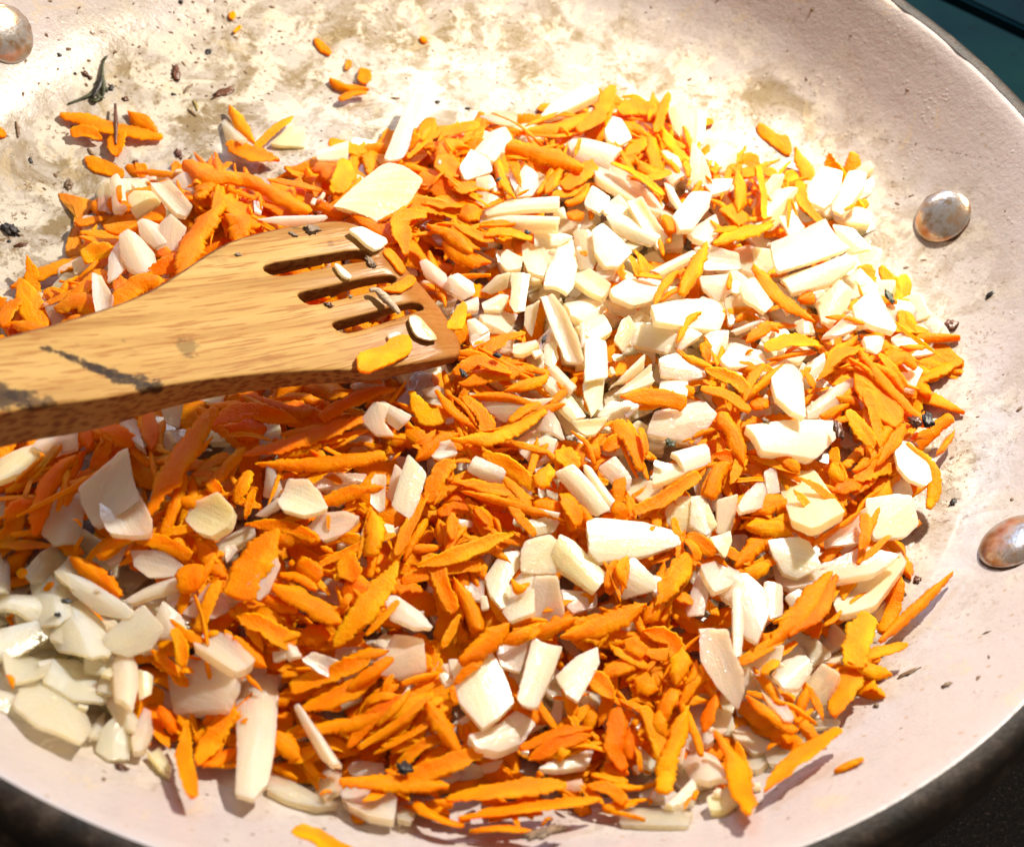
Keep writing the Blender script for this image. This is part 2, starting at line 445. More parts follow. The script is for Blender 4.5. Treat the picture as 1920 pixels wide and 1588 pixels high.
# rough black cast-iron plate at the lower right
def iron_mat():
    m, nt, bs = newmat('cast_iron')
    tc = N(nt, 'ShaderNodeTexCoord'); oc = tc.outputs['Object']
    n = noise_n(nt, oc, 1100, 4, .7)
    r = ramp(nt, [(.4, (.004, .003, .003)), (.6, (.03, .022, .02)), (.74, (.32, .25, .22))]); nt.links.new(n, r.inputs[0])
    nt.links.new(r.outputs[0], bs.inputs['Base Color']); bs.inputs['Roughness'].default_value = .6
    bump(nt, bs, n, 1.0, .001)
    return m
c = hitz(1880, 1560, ZH+9)
bm = bmesh.new(); bmesh.ops.create_cone(bm, cap_ends=True, segments=72, radius1=72*MM, radius2=70*MM, depth=9*MM)
bmesh.ops.bevel(bm, geom=[e for e in bm.edges if len(e.link_faces) == 2 and abs(e.verts[0].co.z-e.verts[1].co.z) < 1e-6], offset=1.5*MM, segments=3, affect='EDGES')
me = bpy.data.meshes.new('burner'); bm.to_mesh(me); bm.free()
q = link('burner_plate', me, iron_mat(), None, False); q.location = Vector((c[0]+38, c[1]-30, ZH+4.5))*MM
tag(q, 'rough black cast iron hob plate beside the pan at the lower right', 'hob plate')

# ------------------------------------------------------------------ bamboo spatula
def bamboo_mat(marks):
    m, nt, bs = newmat('bamboo')
    tc = N(nt, 'ShaderNodeTexCoord'); oc = tc.outputs['Object']
    geo = N(nt, 'ShaderNodeNewGeometry')
    n1 = noise_n(nt, oc, 210, 5, .6, (.045, 1, .3))
    r1 = ramp(nt, [(.30, (.26, .13, .032)), (.48, (.38, .225, .068)), (.70, (.44, .285, .10))]); nt.links.new(n1, r1.inputs[0])
    # dashes: the dark fibre bundles
    n2 = noise_n(nt, oc, 1500, 3, .55, (.045, 1, .4))
    r2 = ramp(nt, [(.54, g(0)), (.59, g(1))]); nt.links.new(n2, r2.inputs[0])
    c = mix(nt, math_n(nt, 'MULTIPLY', r2.outputs[0], .7), r1.outputs[0], (.24, .09, .018))
    # side grain: dots on faces that do not look up
    sn = N(nt, 'ShaderNodeSeparateXYZ'); nt.links.new(N(nt, 'ShaderNodeTexCoord').outputs['Normal'], sn.inputs[0])
    side = ramp(nt, [(.55, g(1)), (.85, g(0))]); nt.links.new(sn.outputs[2], side.inputs[0])
    mp = N(nt, 'ShaderNodeMapping'); mp.inputs['Scale'].default_value = (.55, 1, 1.25); nt.links.new(oc, mp.inputs[0])
    vo = N(nt, 'ShaderNodeTexVoronoi', i_Scale=780.0); nt.links.new(mp.outputs[0], vo.inputs['Vector'])
    rv = ramp(nt, [(.34, g(1)), (.52, g(0))]); nt.links.new(vo.outputs['Distance'], rv.inputs[0])
    c = mix(nt, math_n(nt, 'MULTIPLY', side.outputs[0], .75), c, (.20, .075, .02))
    c = mix(nt, math_n(nt, 'MULTIPLY', math_n(nt, 'MULTIPLY', rv.outputs[0], side.outputs[0]), .85), c, (.13, .035, .010))
    # scorch marks and stained wet tip
    n4 = noise_n(nt, oc, 46, 6, .65, None, .5)
    r4 = ramp(nt, [(.60, g(0)), (.70, g(1))]); nt.links.new(n4, r4.inputs[0])
    sx = N(nt, 'ShaderNodeSeparateXYZ'); nt.links.new(oc, sx.inputs[0])
    hx = ramp(nt, [(0.0, g(1)), (.55, g(.28)), (1, g(.35))])
    mr = N(nt, 'ShaderNodeMapRange'); mr.inputs['From Min'].default_value = -.13; mr.inputs['From Max'].default_value = 0.0
    nt.links.new(sx.outputs[0], mr.inputs[0]); nt.links.new(mr.outputs[0], hx.inputs[0])
    c = mix(nt, math_n(nt, 'MULTIPLY', r4.outputs[0], hx.outputs[0]), c, (.05, .018, .007))
    NW = noise_n(nt, oc, 600, 6, .8, (.4, 1, 1))
    for q, rad, k in marks:      # scorched knots and cracks, each at its own place on the handle
        dn = N(nt, 'ShaderNodeVectorMath', operation='DISTANCE'); nt.links.new(oc, dn.inputs[0]); dn.inputs[1].default_value = q
        wb = math_n(nt, 'MULTIPLY', math_n(nt, 'SUBTRACT', NW, .5), rad*2.6)
        rm = ramp(nt, [(0.0, g(1)), (.62, g(.9)), (.80, g(0))])
        nt.links.new(math_n(nt, 'DIVIDE', math_n(nt, 'ADD', dn.outputs['Value'], wb), rad), rm.inputs[0])
        c = mix(nt, math_n(nt, 'MULTIPLY', rm.outputs[0], k), c, (.02, .008, .004))
    tip = ramp(nt, [(.76, g(0)), (.96, g(1))]); nt.links.new(math_n(nt, 'ADD', mr.outputs[0], math_n(nt, 'MULTIPLY', math_n(nt, 'SUBTRACT', n4, .5), .35)), tip.inputs[0])
    c = mix(nt, math_n(nt, 'MULTIPLY', tip.outputs[0], .8), c, (.22, .07, .012))
    nt.links.new(c, bs.inputs['Base Color'])
    rr = ramp(nt, [(.7, g(.5)), (.95, g(.22))]); nt.links.new(mr.outputs[0], rr.inputs[0])
    nt.links.new(rr.outputs[0], bs.inputs['Roughness'])
    bs.inputs['Specular IOR Level'].default_value = .06
    bs.inputs['Subsurface Weight'].default_value = .12; bs.inputs['Subsurface Scale'].default_value = .002
    b = bump(nt, bs, n1, .25, .0005)
    bump(nt, bs, n2, .35, .0003, b)
    return m
SPZ0, SPZ1 = 19.0, 60.0
def spz(px): return SPZ0+(868-px)/868.0*(SPZ1-SPZ0)*(1 if px > 0 else 1)
TOP = [(-420,735),(-200,690),(-60,650),(0,634),(60,618),(120,602),(180,583),(250,558),(300,533),(350,500),(400,466),(440,446),(500,430),(560,419),(620,412),(660,416),(700,436),(750,475),(800,518),(840,560),(866,600),(877,630),(874,652),(856,668),(820,676),(760,684),(700,694),(620,692),(540,697),(460,704),(380,714),(300,728),(230,746),(160,756),(80,766),(0,782),(-60,796),(-200,830),(-420,880)]
HOLES = [[(494,502),(503,493),(560,484),(610,476),(660,469),(690,471),(697,480),(690,487),(650,492),(590,502),(540,513),(512,512)],
         [(559,551),(568,545),(620,535),(680,521),(730,516),(745,519),(742,528),(700,543),(650,555),(600,566),(578,567)],
         [(624,606),(632,600),(690,587),(740,573),(785,565),(800,569),(795,578),(755,591),(700,608),(660,620),(640,619)]]
def smooth_loop(p, it=2):
    p = [np.array(q, float) for q in p]
    for _ in range(it):
        o = []
        for i in range(len(p)):
            a, b = p[i], p[(i+1) % len(p)]; o += [a*.75+b*.25, a*.25+b*.75]
        p = o
    return p
def catmull0(P, n):
    P = np.array(P, float); t = np.linspace(0, len(P)-1, n)
    return [(float(np.interp(a, range(len(P)), P[:, 0])), float(np.interp(a, range(len(P)), P[:, 1]))) for a in t]
def sp3(q): return hitz(q[0], q[1], spz(q[0]))
to = [sp3(q) for q in smooth_loop(TOP, 1)]; ho = [[sp3(q) for q in smooth_loop(h, 1)] for h in HOLES]
tipp = sp3((877, 640)); tail = sp3((-200, 760))
xa = tipp-tail; xa /= np.linalg.norm(xa)
s1 = sp3((500, 500))-sp3((697, 478)); nrm = np.cross(sp3((300,640))-tipp, sp3((640,412))-tipp); nrm /= np.linalg.norm(nrm)
if nrm[2] < 0: nrm = -nrm
xg = sp3((745,522))-sp3((560,556)); xg /= np.linalg.norm(xg)
SX, SY, SN = frame(nrm, xg)
sp_o = tipp
def loc2(p): d = p-sp_o; return np.array([d@SX, d@SY, d@SN])
out2 = [loc2(p) for p in to]; hol2 = [[loc2(p) for p in h] for h in ho]
def inset(loop, e):
    n = len(loop); A = sum(loop[i][0]*loop[(i+1) % n][1]-loop[(i+1) % n][0]*loop[i][1] for i in range(n)); sg = 1 if A > 0 else -1
    r = []
    for i in range(n):
        t = loop[(i+1) % n][:2]-loop[i-1][:2]; t = t/np.linalg.norm(t)
        r.append(np.array([loop[i][0]-sg*t[1]*e, loop[i][1]+sg*t[0]*e, loop[i][2]]))
    return r
def thick(x):  # handle thick, tip thin
    return float(np.interp(x, [-200, -95, -60, -20, -6, 0, 10], [12.5, 11.0, 6.5, 4.2, 3.0, 2.2, 2.0]))
def spatula():
    e = .9
    loops = [inset(out2, e)]+[inset(h, -.5) for h in hol2]
    bnd = [out2]+hol2
    P2, edges = [], []
    for lp in loops:
        b0 = len(P2)
        P2 += [Vector((q[0], q[1])) for q in lp]; edges += [(b0+i, b0+(i+1) % len(lp)) for i in range(len(lp))]
    zz = {}
    xs = [q[0] for q in out2]; ys = [q[1] for q in out2]
    def inside(x, y, lp):
        c = False; n = len(lp)
        for i in range(n):
            a, b = lp[i], lp[(i+1) % n]
            if (a[1] > y) != (b[1] > y) and x < (b[0]-a[0])*(y-a[1])/(b[1]-a[1])+a[0]: c = not c
        return c
    x = min(xs)
    while x < max(xs):
        y = min(ys)
        while y < max(ys):
            if inside(x, y, inset(loops[0], 1.2)) and not any(inside(x, y, inset(h, -1.2)) for h in loops[1:]): P2.append(Vector((x, y)))
            y += 2.2
        x += 2.2
    v, ed, f, *_ = geometry.delaunay_2d_cdt(P2, edges, [], 0, 1e-6)
    f = [t for t in f if (lambda cx, cy: inside(cx, cy, loops[0]) and not any(inside(cx, cy, h) for h in loops[1:]))(sum(v[i].x for i in t)/3, sum(v[i].y for i in t)/3)]
    # the top is a plane fitted through the head, bent a little towards the handle
    A = np.array([[q[0], q[0]**2, q[1], 1] for q in out2]); zc, *_ = np.linalg.lstsq(A, np.array([q[2] for q in out2]), rcond=None)
    ca, cb = loc2(sp3((688, 428)))[:2], loc2(sp3((848, 672)))[:2]; cd = (cb-ca)/np.linalg.norm(cb-ca); cn = np.array([cd[1], -cd[0]])
    if cn[0] < 0: cn = -cn
    def zt(x, y): return float(zc@np.array([x, x*x, y, 1]))-.42*max(0.0, float((np.array([x, y])-ca)@cn))
    vs, fs = [], []
    n = len(v)
    for q in v: vs.append((q.x, q.y, zt(q.x, q.y)))
    for q in v: vs.append((q.x, q.y, zt(q.x, q.y)-thick(q.x)))
    for t in f:
        a, b, c = t
        if (v[b]-v[a]).cross(v[c]-v[a]) < 0: a, b, c = a, c, b
        fs.append((a, b, c)); fs.append((a+n, c+n, b+n))
    idx = {(round(q.x, 3), round(q.y, 3)): i for i, q in enumerate(v)}
    for lp, bd in zip(loops, bnd):
        m = len(lp); ids = [idx.get((round(q[0], 3), round(q[1], 3))) for q in lp]
        rings = []
        s = len(vs)
        for q in bd:
            z0 = zt(q[0], q[1]); th = thick(q[0]); k = .28 if lp is loops[0] else .2
            vs.append((q[0]*.7+lp[len(rings)][0]*.3 if False else q[0], q[1], z0-e*.55)); vs.append((q[0], q[1], z0-th+e*.55)); rings.append(1)
        hole = lp is not loops[0]
        for i in range(m):
            j = (i+1) % m
            if ids[i] is None or ids[j] is None: continue
            quads = [(ids[i], ids[j], s+2*j, s+2*i), (s+2*i, s+2*j, s+2*j+1, s+2*i+1), (s+2*i+1, s+2*j+1, ids[j]+n, ids[i]+n)]
            fs += quads
    me = mesh('spatula', vs, fs)
    bm = bmesh.new(); bm.from_mesh(me); bmesh.ops.recalc_face_normals(bm, faces=bm.faces); bm.to_mesh(me); bm.free()
    return me, zt
me, SZT = spatula()
def mk(px, py, r, k): return (tuple(loc2(sp3((px, py)))*MM), r*MM, k)
CR = catmull0([(78, 655), (112, 664), (140, 678), (168, 688), (190, 698), (222, 708), (255, 716), (292, 726)], 20)
rc = random.Random(5)
MARKS = [mk(350, 650, 3.4, .5)]+[mk(a, b, (1.0, 1.5, .9, 1.25)[i % 4]*(.75+.06*i), .95) for i, (a, b) in enumerate(CR)]+[mk(5, 745, 3.6, .95), mk(35, 748, 3.0, .95), mk(62, 752, 2.4, .8), mk(90, 755, 1.8, .7), mk(555, 425, 1.4, .5), mk(620, 455, 1.2, .45), mk(232, 640, .9, .3)]
sp = link('spatula', me, bamboo_mat(MARKS))
mod = sp.modifiers.new('ws', 'WEIGHTED_NORMAL'); mod.keep_sharp = True
place(sp, sp_o, SX, SY, SN)
tag(sp, 'slotted bamboo spatula with scorched handle resting across the food from the left', 'spatula')
def on_spat(px, py, off):
    """point on the spatula's top face seen at a pixel"""
    d = ray(px, py); lo, hi = 100.0, 500.0; f = lambda t: (lambda q: q[2]-SZT(q[0], q[1])-off)(loc2(CAMP+d*t))
    for _ in range(50):
        m = (lo+hi)/2
        if f(m) > 0: lo = m
        else: hi = m
    return CAMP+d*lo
# ------------------------------------------------------------------ the food, piece by piece
# each line: kind+layer  points in the photo's pixels (traced, then set down at their own height and given their own thickness)  [ # short name | label ]
ONIONS = '''
c5 622,384 665,340 712,302 728,298 760,312 795,334 770,370 722,418 700,408 670,400 646,392 #the ridged root fan|large cream fan-shaped onion root piece with ridges, just above the spatula tip
p4 776,167 796,176 778,225 765,280 755,300 718,300 738,250 758,205 #the tall white strip|long narrow white onion strip reaching up over bare pan from the ridged root fan
w3 594,276 602,268 655,264 652,291 620,296 593,299
p2 415,230 425,222 463,258 455,266 420,252
y1 505,268 545,234 572,238 573,273 525,273 #the yellow onion square|flat translucent yellow onion square lying on bare pan above the spatula
t1 183,352 205,332 208,400 182,392
p2 205,332 220,323 233,342 238,386 228,398 210,392
y2 238,366 250,355 285,358 302,376 275,396 255,411 243,392
p3 280,345 318,340 362,392 350,406 330,402 300,370
p2 320,335 340,324 362,318 374,345 360,360 335,350
p3 256,414 268,408 300,415 314,455 290,462 262,442
p4 222,440 240,430 262,440 290,465 298,507 262,515 240,497 225,475 #the pink torn onion piece|broad pinkish onion piece with torn lower edge, left of the spatula head
p3 201,530 203,480 222,450 236,500 218,522
p2 300,416 320,400 350,426 337,470 292,470
y1 133,490 172,472 168,503 140,515
t0 85,536 130,515 146,525 117,553 85,551
p4 173,512 190,516 205,545 217,566 208,588 181,592 175,560 #the pink onion wedge|pale pink pointed onion wedge standing against the upper edge of the spatula handle
t2 78,565 120,577 142,590 112,610 98,612
p4 480,411 520,404 612,402 616,410 580,420 530,421 #the flat strip behind the spatula|thin flat onion strip lying along the top edge of the spatula head
w3 475,377 482,372 493,386 490,400 477,396
t2 580,386 600,365 622,390 600,400
c4 887,278 920,240 948,238 962,258 945,285 925,302 #the curved white wedge|curved white onion wedge at the top of the heap, above a matching lower wedge
w4 860,315 882,282 918,294 922,328 872,337
t1 898,218 930,211 970,215 970,236 940,236
w4 1012,218 1035,195 1085,165 1120,162 1126,180 1080,205 1040,222 #the top edge strip|thick white onion strip poking out over the pan at the top edge of the heap
w4 1134,242 1150,216 1166,222 1188,256 1165,271 1140,262
w4 1064,272 1080,247 1125,255 1169,272 1141,309 1080,291 #the white slab near the top|smooth white four-sided onion slab near the top edge of the heap
w3 970,330 985,306 1010,325 1012,346 1000,366 970,369 #the sparkling onion chip|small sparkling wet onion chip framed by orange shreds near the heap's top
p2 955,300 968,298 976,338 966,360 954,335
c3 892,333 922,328 946,372 915,390 902,428 893,380
c4 908,384 950,372 1050,366 1050,388 985,392 908,403 #the upper onion slat|upper of two long parallel onion slats right of the root fan
c4 901,407 940,398 1050,403 1045,428 960,427 900,427 #the lower onion slat|lower of two long parallel onion slats right of the root fan
c4 1034,400 1057,384 1063,408
p2 1112,312 1142,308 1200,350 1247,386 1240,402 1190,390 1115,336
w3 1095,377 1110,347 1145,368 1140,385 1128,402 1100,387
w3 1130,387 1158,368 1177,385 1197,422 1160,412 1132,400
w4 1175,377 1202,369 1220,400 1254,450 1235,468 1200,430 #the slanting white strip|long slanting white onion strip in the bright onion heap right of the slats
w4 1135,405 1165,395 1195,414 1240,442 1225,460 1190,448 1150,432
w4 1000,432 1045,431 1075,445 1052,456 1002,458
w5 1048,452 1072,445 1086,490 1081,525 1068,546 1020,534 1025,505 1040,480 #the bent white onion piece|big bent white onion piece standing tall in the middle of the onion heap
t2 1073,430 1105,430 1120,450 1125,480 1110,507 1085,502
w4 1109,430 1130,417 1165,445 1188,468 1160,500 1135,498 1115,470 #the folded white piece|wide folded white onion piece between bent piece and slanting strip
p2 1120,502 1160,497 1150,512 1115,522 1095,516
c3 940,477 950,467 982,488 978,504 950,508 938,496
c3 978,462 988,453 1020,468 1032,490 1020,520 990,512 980,490
c3 900,546 930,515 958,510 950,540 920,552
c4 957,510 996,512 990,545 984,583 966,587 955,570 959,540
c3 902,567 935,548 956,555 940,577 905,581
p2 900,586 940,578 972,590 960,620 930,612 905,602
c3 985,577 1013,562 1005,600 997,634 982,612
p5 1013,560 1036,550 1060,585 1085,640 1096,683 1060,680 1050,655 1030,610 #the long pinkish strip|long pinkish white onion strip slanting down through the centre of the onion heap
w5 1098,630 1139,637 1143,705 1098,714 #the brightest white block|brightest white upright onion block beside the long pinkish strip
p4 1086,605 1097,605 1099,650 1090,652
t2 1002,640 1035,610 1048,640 1036,658 1010,655
c3 1020,645 1040,640 1049,670 1036,692 1020,680
c4 1022,691 1046,680 1062,700 1083,720 1070,736 1040,712
p4 838,520 860,510 889,527 891,552 870,562 848,547 #the round dice by the tip|rounded pale onion dice just right of the spatula's far edge
p3 785,490 800,485 836,510 851,551 830,540 795,511
p3 857,565 895,556 902,575 870,582
w4 875,600 890,595 918,615 905,627 880,630
p3 878,632 920,620 917,640 888,652
y3 963,652 1006,638 1013,650 985,667 960,662
c3 1078,510 1105,509 1147,540 1130,556 1095,546 1075,530
w4 1144,542 1175,520 1215,517 1252,528 1278,560 1225,562 1190,571 1150,556 #the winged onion slab|wide rough onion slab with a torn wing end in the middle of the onion heap
t2 1130,560 1200,568 1190,592 1145,582
w5 1222,568 1280,556 1369,561 1356,613 1300,612 1228,602 #the broad white slab|broad white onion slab with a yellow carrot sliver across its lower edge
w4 1190,603 1225,602 1300,613 1318,626 1270,660 1182,642 #the slab under the broad one|white onion slab tucked half under the broad slab with the sliver
c3 1320,620 1368,618 1366,646 1346,680 1324,676 1336,650
w4 1350,672 1372,648 1430,660 1441,680 1397,690 1365,690 #the white shell|curled white onion shell below the broad white slab
p3 1369,620 1425,597 1436,605 1380,628
c4 1218,506 1300,464 1307,480 1242,513 #the slim slanted strip|slim pale onion strip slanting up to a carrot shred, above the winged slab
p3 1300,465 1326,460 1385,476 1391,505 1320,510 1310,490
p3 1310,514 1370,508 1376,540 1346,560 1315,537
t1 1355,565 1390,545 1412,570 1400,600 1368,610
c5 1385,532 1416,515 1453,568 1434,586 1395,557 #the square ended baton|short pinkish onion baton with a square end above an orange shred
w3 1366,530 1382,523 1396,540 1386,551 1370,546
w5 1265,400 1300,354 1337,361 1332,387 1302,427 1275,432 #the glossy barrel|plump glossy white onion piece shaped like a barrel, with a dark gap beside it
p3 1290,430 1342,400 1352,430 1330,456 1300,446
w4 1244,341 1260,344 1281,386 1275,397 1254,370
c3 1223,302 1246,280 1272,290 1287,325 1260,346 1236,322
c4 1290,342 1299,264 1320,290 1336,330 1330,347 1300,356 #the pale cone|smooth pale cone-shaped onion wedge near the heap's upper right edge
w3 1320,345 1336,331 1377,336 1370,352 1336,362
w4 1321,290 1352,265 1382,284 1383,311 1350,323 1336,307 #the bright cube|bright white onion cube at the upper right edge of the heap
y3 1250,202 1282,188 1302,215 1300,262 1290,277 1262,242
y3 1298,205 1326,209 1321,262 1300,272
y4 1431,347 1450,325 1471,328 1466,350 1440,372
y2 1410,386 1426,350 1432,392 1420,400
y4 1440,376 1460,350 1496,352 1491,392 1452,431 1430,412 #the yellow slab|bright yellowish onion slab between carrot shreds in the heap's upper right corner
w4 1514,346 1540,310 1581,320 1576,350 1560,377 1545,391 1515,377 #the corner block|large white onion block at the heap's far upper right corner
w4 1559,382 1590,314 1626,325 1621,346 1580,402 1560,397 #the corner baton|thick white onion baton leaning beside the corner block, nearest the upper right rivet
w4 1459,410 1490,400 1509,432 1481,444
w6 1440,462 1500,436 1546,413 1567,440 1591,474 1530,492 1458,511 #the upper bright plank|upper half of the big dazzling white onion block with a cut slit
w6 1461,513 1530,495 1591,476 1611,490 1560,524 1482,548 #the lower bright plank|lower half of the big dazzling white onion block with a cut slit
w5 1560,420 1601,426 1637,466 1592,475 1568,440 #the bright triangle|bright white triangular onion piece at the right end of the dazzling block
c4 1529,556 1575,525 1602,540 1596,566 1560,612 1540,601 1534,572
p5 1599,570 1645,534 1656,560 1683,611 1679,622 1640,611 1605,591 #the fat shallot wedge|fat pinkish white onion wedge with a sharp edge at the heap's right side
p4 1540,632 1590,590 1616,605 1600,621 1570,629
w5 1625,626 1661,629 1655,656 1645,663 1625,651 #the little right block|little white onion block resting on orange shreds at the right side
t2 1490,600 1520,596 1530,620 1500,628
w5 1445,676 1470,669 1510,690 1513,781 1485,771 1456,741 1448,711 #the tall shield piece|tall white shield-shaped onion piece above the long dark-ended slab
p2 1500,690 1545,660 1552,690 1515,717
t2 1514,760 1560,725 1602,705 1602,740 1550,780 1515,786
w5 1402,786 1475,781 1565,785 1581,791 1570,821 1540,849 1430,841 #the dark ended slab|long flat onion slab with a brown end at the heap's right side
p2 1680,690 1700,675 1731,690 1712,736 1690,728
p3 1610,750 1630,760 1649,790 1640,797
w6 1677,841 1690,825 1712,828 1746,870 1749,900 1735,911 1705,896 1685,871 #the oval chip|oval white onion chip lying on a carrot shred at the heap's right edge
y5 1454,882 1466,860 1530,880 1560,920 1586,950 1540,986 1520,991 1482,971 1461,912 #the big right slab|big smooth cream onion slab with a short carrot sliver, right side
w5 1624,931 1680,925 1711,928 1726,980 1700,1006 1640,1011 1626,981 #the right edge block|large white boxy onion block at the right edge of the heap
p3 1650,921 1700,890 1713,926 1680,929
p4 1550,1006 1620,955 1632,1010 1610,1021 1555,1023
w5 1438,1012 1500,1000 1520,1010 1541,1062 1500,1081 1470,1071 1450,1042 #the layered shell|dazzling white layered onion shell opening upward, lower right of the heap
p3 1440,1042 1470,1076 1560,1051 1620,1026 1690,1036 1640,1081 1480,1111 1455,1092
c3 1590,1050 1690,1036 1701,1061 1642,1141 1570,1156 1560,1131 #the amber slab|wide amber translucent onion slab near the lower right edge of the heap
p4 1308,1067 1350,1050 1387,1075 1370,1101 1340,1111
p5 1330,1085 1400,1070 1436,1095 1441,1151 1420,1206 1395,1191 1375,1131 1350,1111 #the collapsed onion layers|tangled pinkish onion layers drooping towards a thin hanging strip
w6 1374,1100 1392,1100 1396,1180 1390,1232 1376,1232 #the hanging strip|narrow upright white onion strip hanging down from tangled layers
p3 1284,1141 1310,1067 1331,1101 1320,1151 1290,1156
p4 1434,1086 1470,1095 1471,1151 1445,1161 1434,1131
p5 1310,1192 1330,1175 1365,1180 1375,1221 1395,1261 1396,1301 1385,1331 1345,1291 1312,1241 #the speckled slab|large glistening speckled onion slab in the lower right of the heap
c4 1400,1246 1420,1222 1471,1208 1466,1241 1420,1271
p5 1444,1261 1470,1230 1511,1228 1526,1251 1500,1286 1470,1291
p3 1405,1250 1440,1271 1491,1351 1470,1351 1430,1311
t3 1498,1291 1540,1240 1576,1261 1550,1311 1500,1341 1480,1331
t1 1495,1353 1577,1350 1570,1363 1520,1369
t1 1428,1391 1520,1369 1501,1401 1460,1431 1440,1431
p3 1275,1416 1300,1402 1341,1405 1362,1441 1330,1461 1290,1451
w4 1240,1501 1290,1460 1316,1450 1300,1481 1260,1511 #the pale front curl|pale curled onion sliver lying near the heap's lower right front edge
t2 1158,1536 1170,1508 1240,1510 1301,1520 1290,1541
y2 1324,1501 1370,1470 1386,1501 1360,1516 1330,1519 #the green tinged end|rounded onion end with a yellow-green tinge by the heap's lower front edge
t2 1200,1501 1215,1460 1241,1470 1246,1501
c4 1140,731 1170,700 1211,659 1209,690 1170,716 1146,721
c3 1148,742 1220,685 1226,721 1170,737
p4 1235,671 1275,655 1321,690 1326,706 1285,713 1240,701 #the dimpled round piece|rounded dimpled pink onion piece above the orange spindle shred
w4 1240,706 1291,710 1291,736 1235,731
p4 1214,801 1228,768 1320,745 1346,775 1331,799 1310,829 1260,821 1212,813 #the striped slab|pinkish striped onion slab lying under the orange spindle shred
w5 1262,839 1325,828 1338,863 1286,881 1275,861 #the mirror dice|shiny onion dice with a small square highlight and dark green fleck
c4 1225,870 1284,872 1291,886 1222,913
y4 1094,711 1136,699 1131,751 1110,781 1096,741 #the yellow spearhead|yellow onion piece pointed like a spearhead below the brightest white block
w3 1118,779 1145,745 1186,760 1170,781 1130,786
y4 1068,791 1141,785 1116,816 1098,819
c4 875,736 935,737 1000,748 1041,745 1010,768 980,781 945,792 920,776 #the smooth fan|large smooth cream onion fan below orange shreds right of the spatula tip
p3 1010,701 1040,690 1081,720 1060,741 1030,726
c4 1030,741 1060,720 1101,780 1075,786
p4 1010,801 1030,764 1051,790 1061,826 1035,811
w4 970,841 1020,812 1046,825 1036,851 1000,871 975,851
c3 967,821 1010,799 1016,816 975,841
w5 874,881 890,851 935,865 949,885 940,913 900,896 #the tidy white dice|tidy squarish white onion dice lying alone on orange shreds in the centre
w4 805,836 850,827 859,850 825,864 808,856
w6 734,946 745,905 765,849 801,885 785,941 770,974 740,956 #the rhombus chip|flat white rhombus-shaped onion chip standing on orange shreds below the spatula
p3 723,931 740,868 756,881 736,941
w4 697,886 725,892 722,956 710,961 695,946
p5 675,786 700,752 731,755 720,790 740,816 705,815 #the left of the bundled pair|left half of a stacked pair of onion slivers under the spatula head
p5 700,755 716,750 769,775 763,791 742,805 722,790
w6 1038,886 1075,867 1111,905 1146,955 1120,969 1100,961 1060,911 #the long speckled slab|long glistening white onion slab slanting in the centre, above the bulky piece
w5 1092,871 1110,874 1156,935 1145,951 1115,911
p4 1121,876 1155,852 1186,895 1180,921 1150,906
w4 961,915 980,907 999,930 970,941
w5 979,946 1051,959 1048,967 985,951 #the matchstick|very thin white onion matchstick among orange shreds in the centre
w6 1099,976 1120,966 1210,974 1281,1000 1278,1021 1215,1039 1125,1049 1105,1031 #the bulky rounded piece|bulky rounded white onion piece, the longest right of centre
w5 1140,1071 1150,1041 1185,1035 1226,1080 1231,1106 1170,1121 1145,1101 #the onion with a carrot strap|white onion chunk with a carrot strap stuck down its left side
w4 1225,1076 1273,1100 1240,1129 1224,1106
y4 1245,961 1260,930 1321,925 1336,961 1346,985 1320,1006 1290,996 1260,1011
p5 1296,931 1321,934 1346,985 1325,1006 1294,981
y5 1328,1011 1370,995 1373,1016 1360,1047 #the small ridged fan|small yellow ridged onion root fan in the lower right half
c4 1345,936 1385,925 1381,961 1371,1001 1345,1001
p5 1384,946 1400,920 1431,894 1441,921 1436,946 1390,961
p4 1434,881 1455,875 1466,921 1440,931
c4 989,973 1030,967 1051,978 1040,996 994,1004
c5 976,1031 985,1011 1030,1000 1056,1020 1046,1073 1000,1076 975,1071
y6 1030,1041 1050,1000 1076,1010 1144,1075 1116,1112 1050,1063 #the bright slanted block|bright cream onion block slanting down right, below the bulky rounded piece
c4 911,1076 940,1034 976,1030 976,1061 955,1091 961,1131 940,1141 918,1111 #the curved ring piece|curved onion ring piece with yellow carrot crumbs left of the slanted block
c4 954,1096 980,1070 1001,1076 1001,1146 955,1166 940,1146
p4 1001,1079 1046,1078 1061,1151 1045,1169 990,1189 992,1151 #the layered stack|layered pinkish onion stack with a vertical crack below the slanted block
p4 1051,1101 1121,1110 1121,1136 1075,1147 1059,1131
p3 869,1096 890,1079 911,1090 906,1126 879,1121
p2 868,1068 895,1040 925,1035 915,1062 885,1085
p5 719,1116 745,1114 790,1145 813,1176 780,1176 730,1151 #the pale spindle|pale pointed onion spindle lying on orange shreds left of centre
p3 690,1260 725,1210 735,1180 795,1195 799,1252 740,1268
w6 839,1229 870,1235 920,1214 946,1255 966,1311 940,1341 905,1366 860,1311 #the big front slab|biggest glistening white onion slab near the front of the heap
p5 877,1376 900,1370 940,1352 970,1324 1006,1355 985,1386 940,1404 895,1401 #the smile shaped piece|smile-shaped pinkish white onion piece at the foot of the biggest front slab
w6 969,1311 985,1250 1000,1199 1056,1215 1040,1261 1008,1332 975,1321 #the upright rectangle|neat upright rectangular onion piece right of the biggest front slab
p4 930,1226 945,1194 991,1210 976,1261 940,1251
w5 1041,1261 1080,1228 1121,1211 1126,1241 1110,1271 1085,1316 1060,1301 #the heart shaped piece|heart-shaped speckled onion piece right of the neat upright rectangle
p4 829,1246 850,1240 846,1271
p2 1030,1351 1045,1289 1056,1300 1053,1351 1035,1363
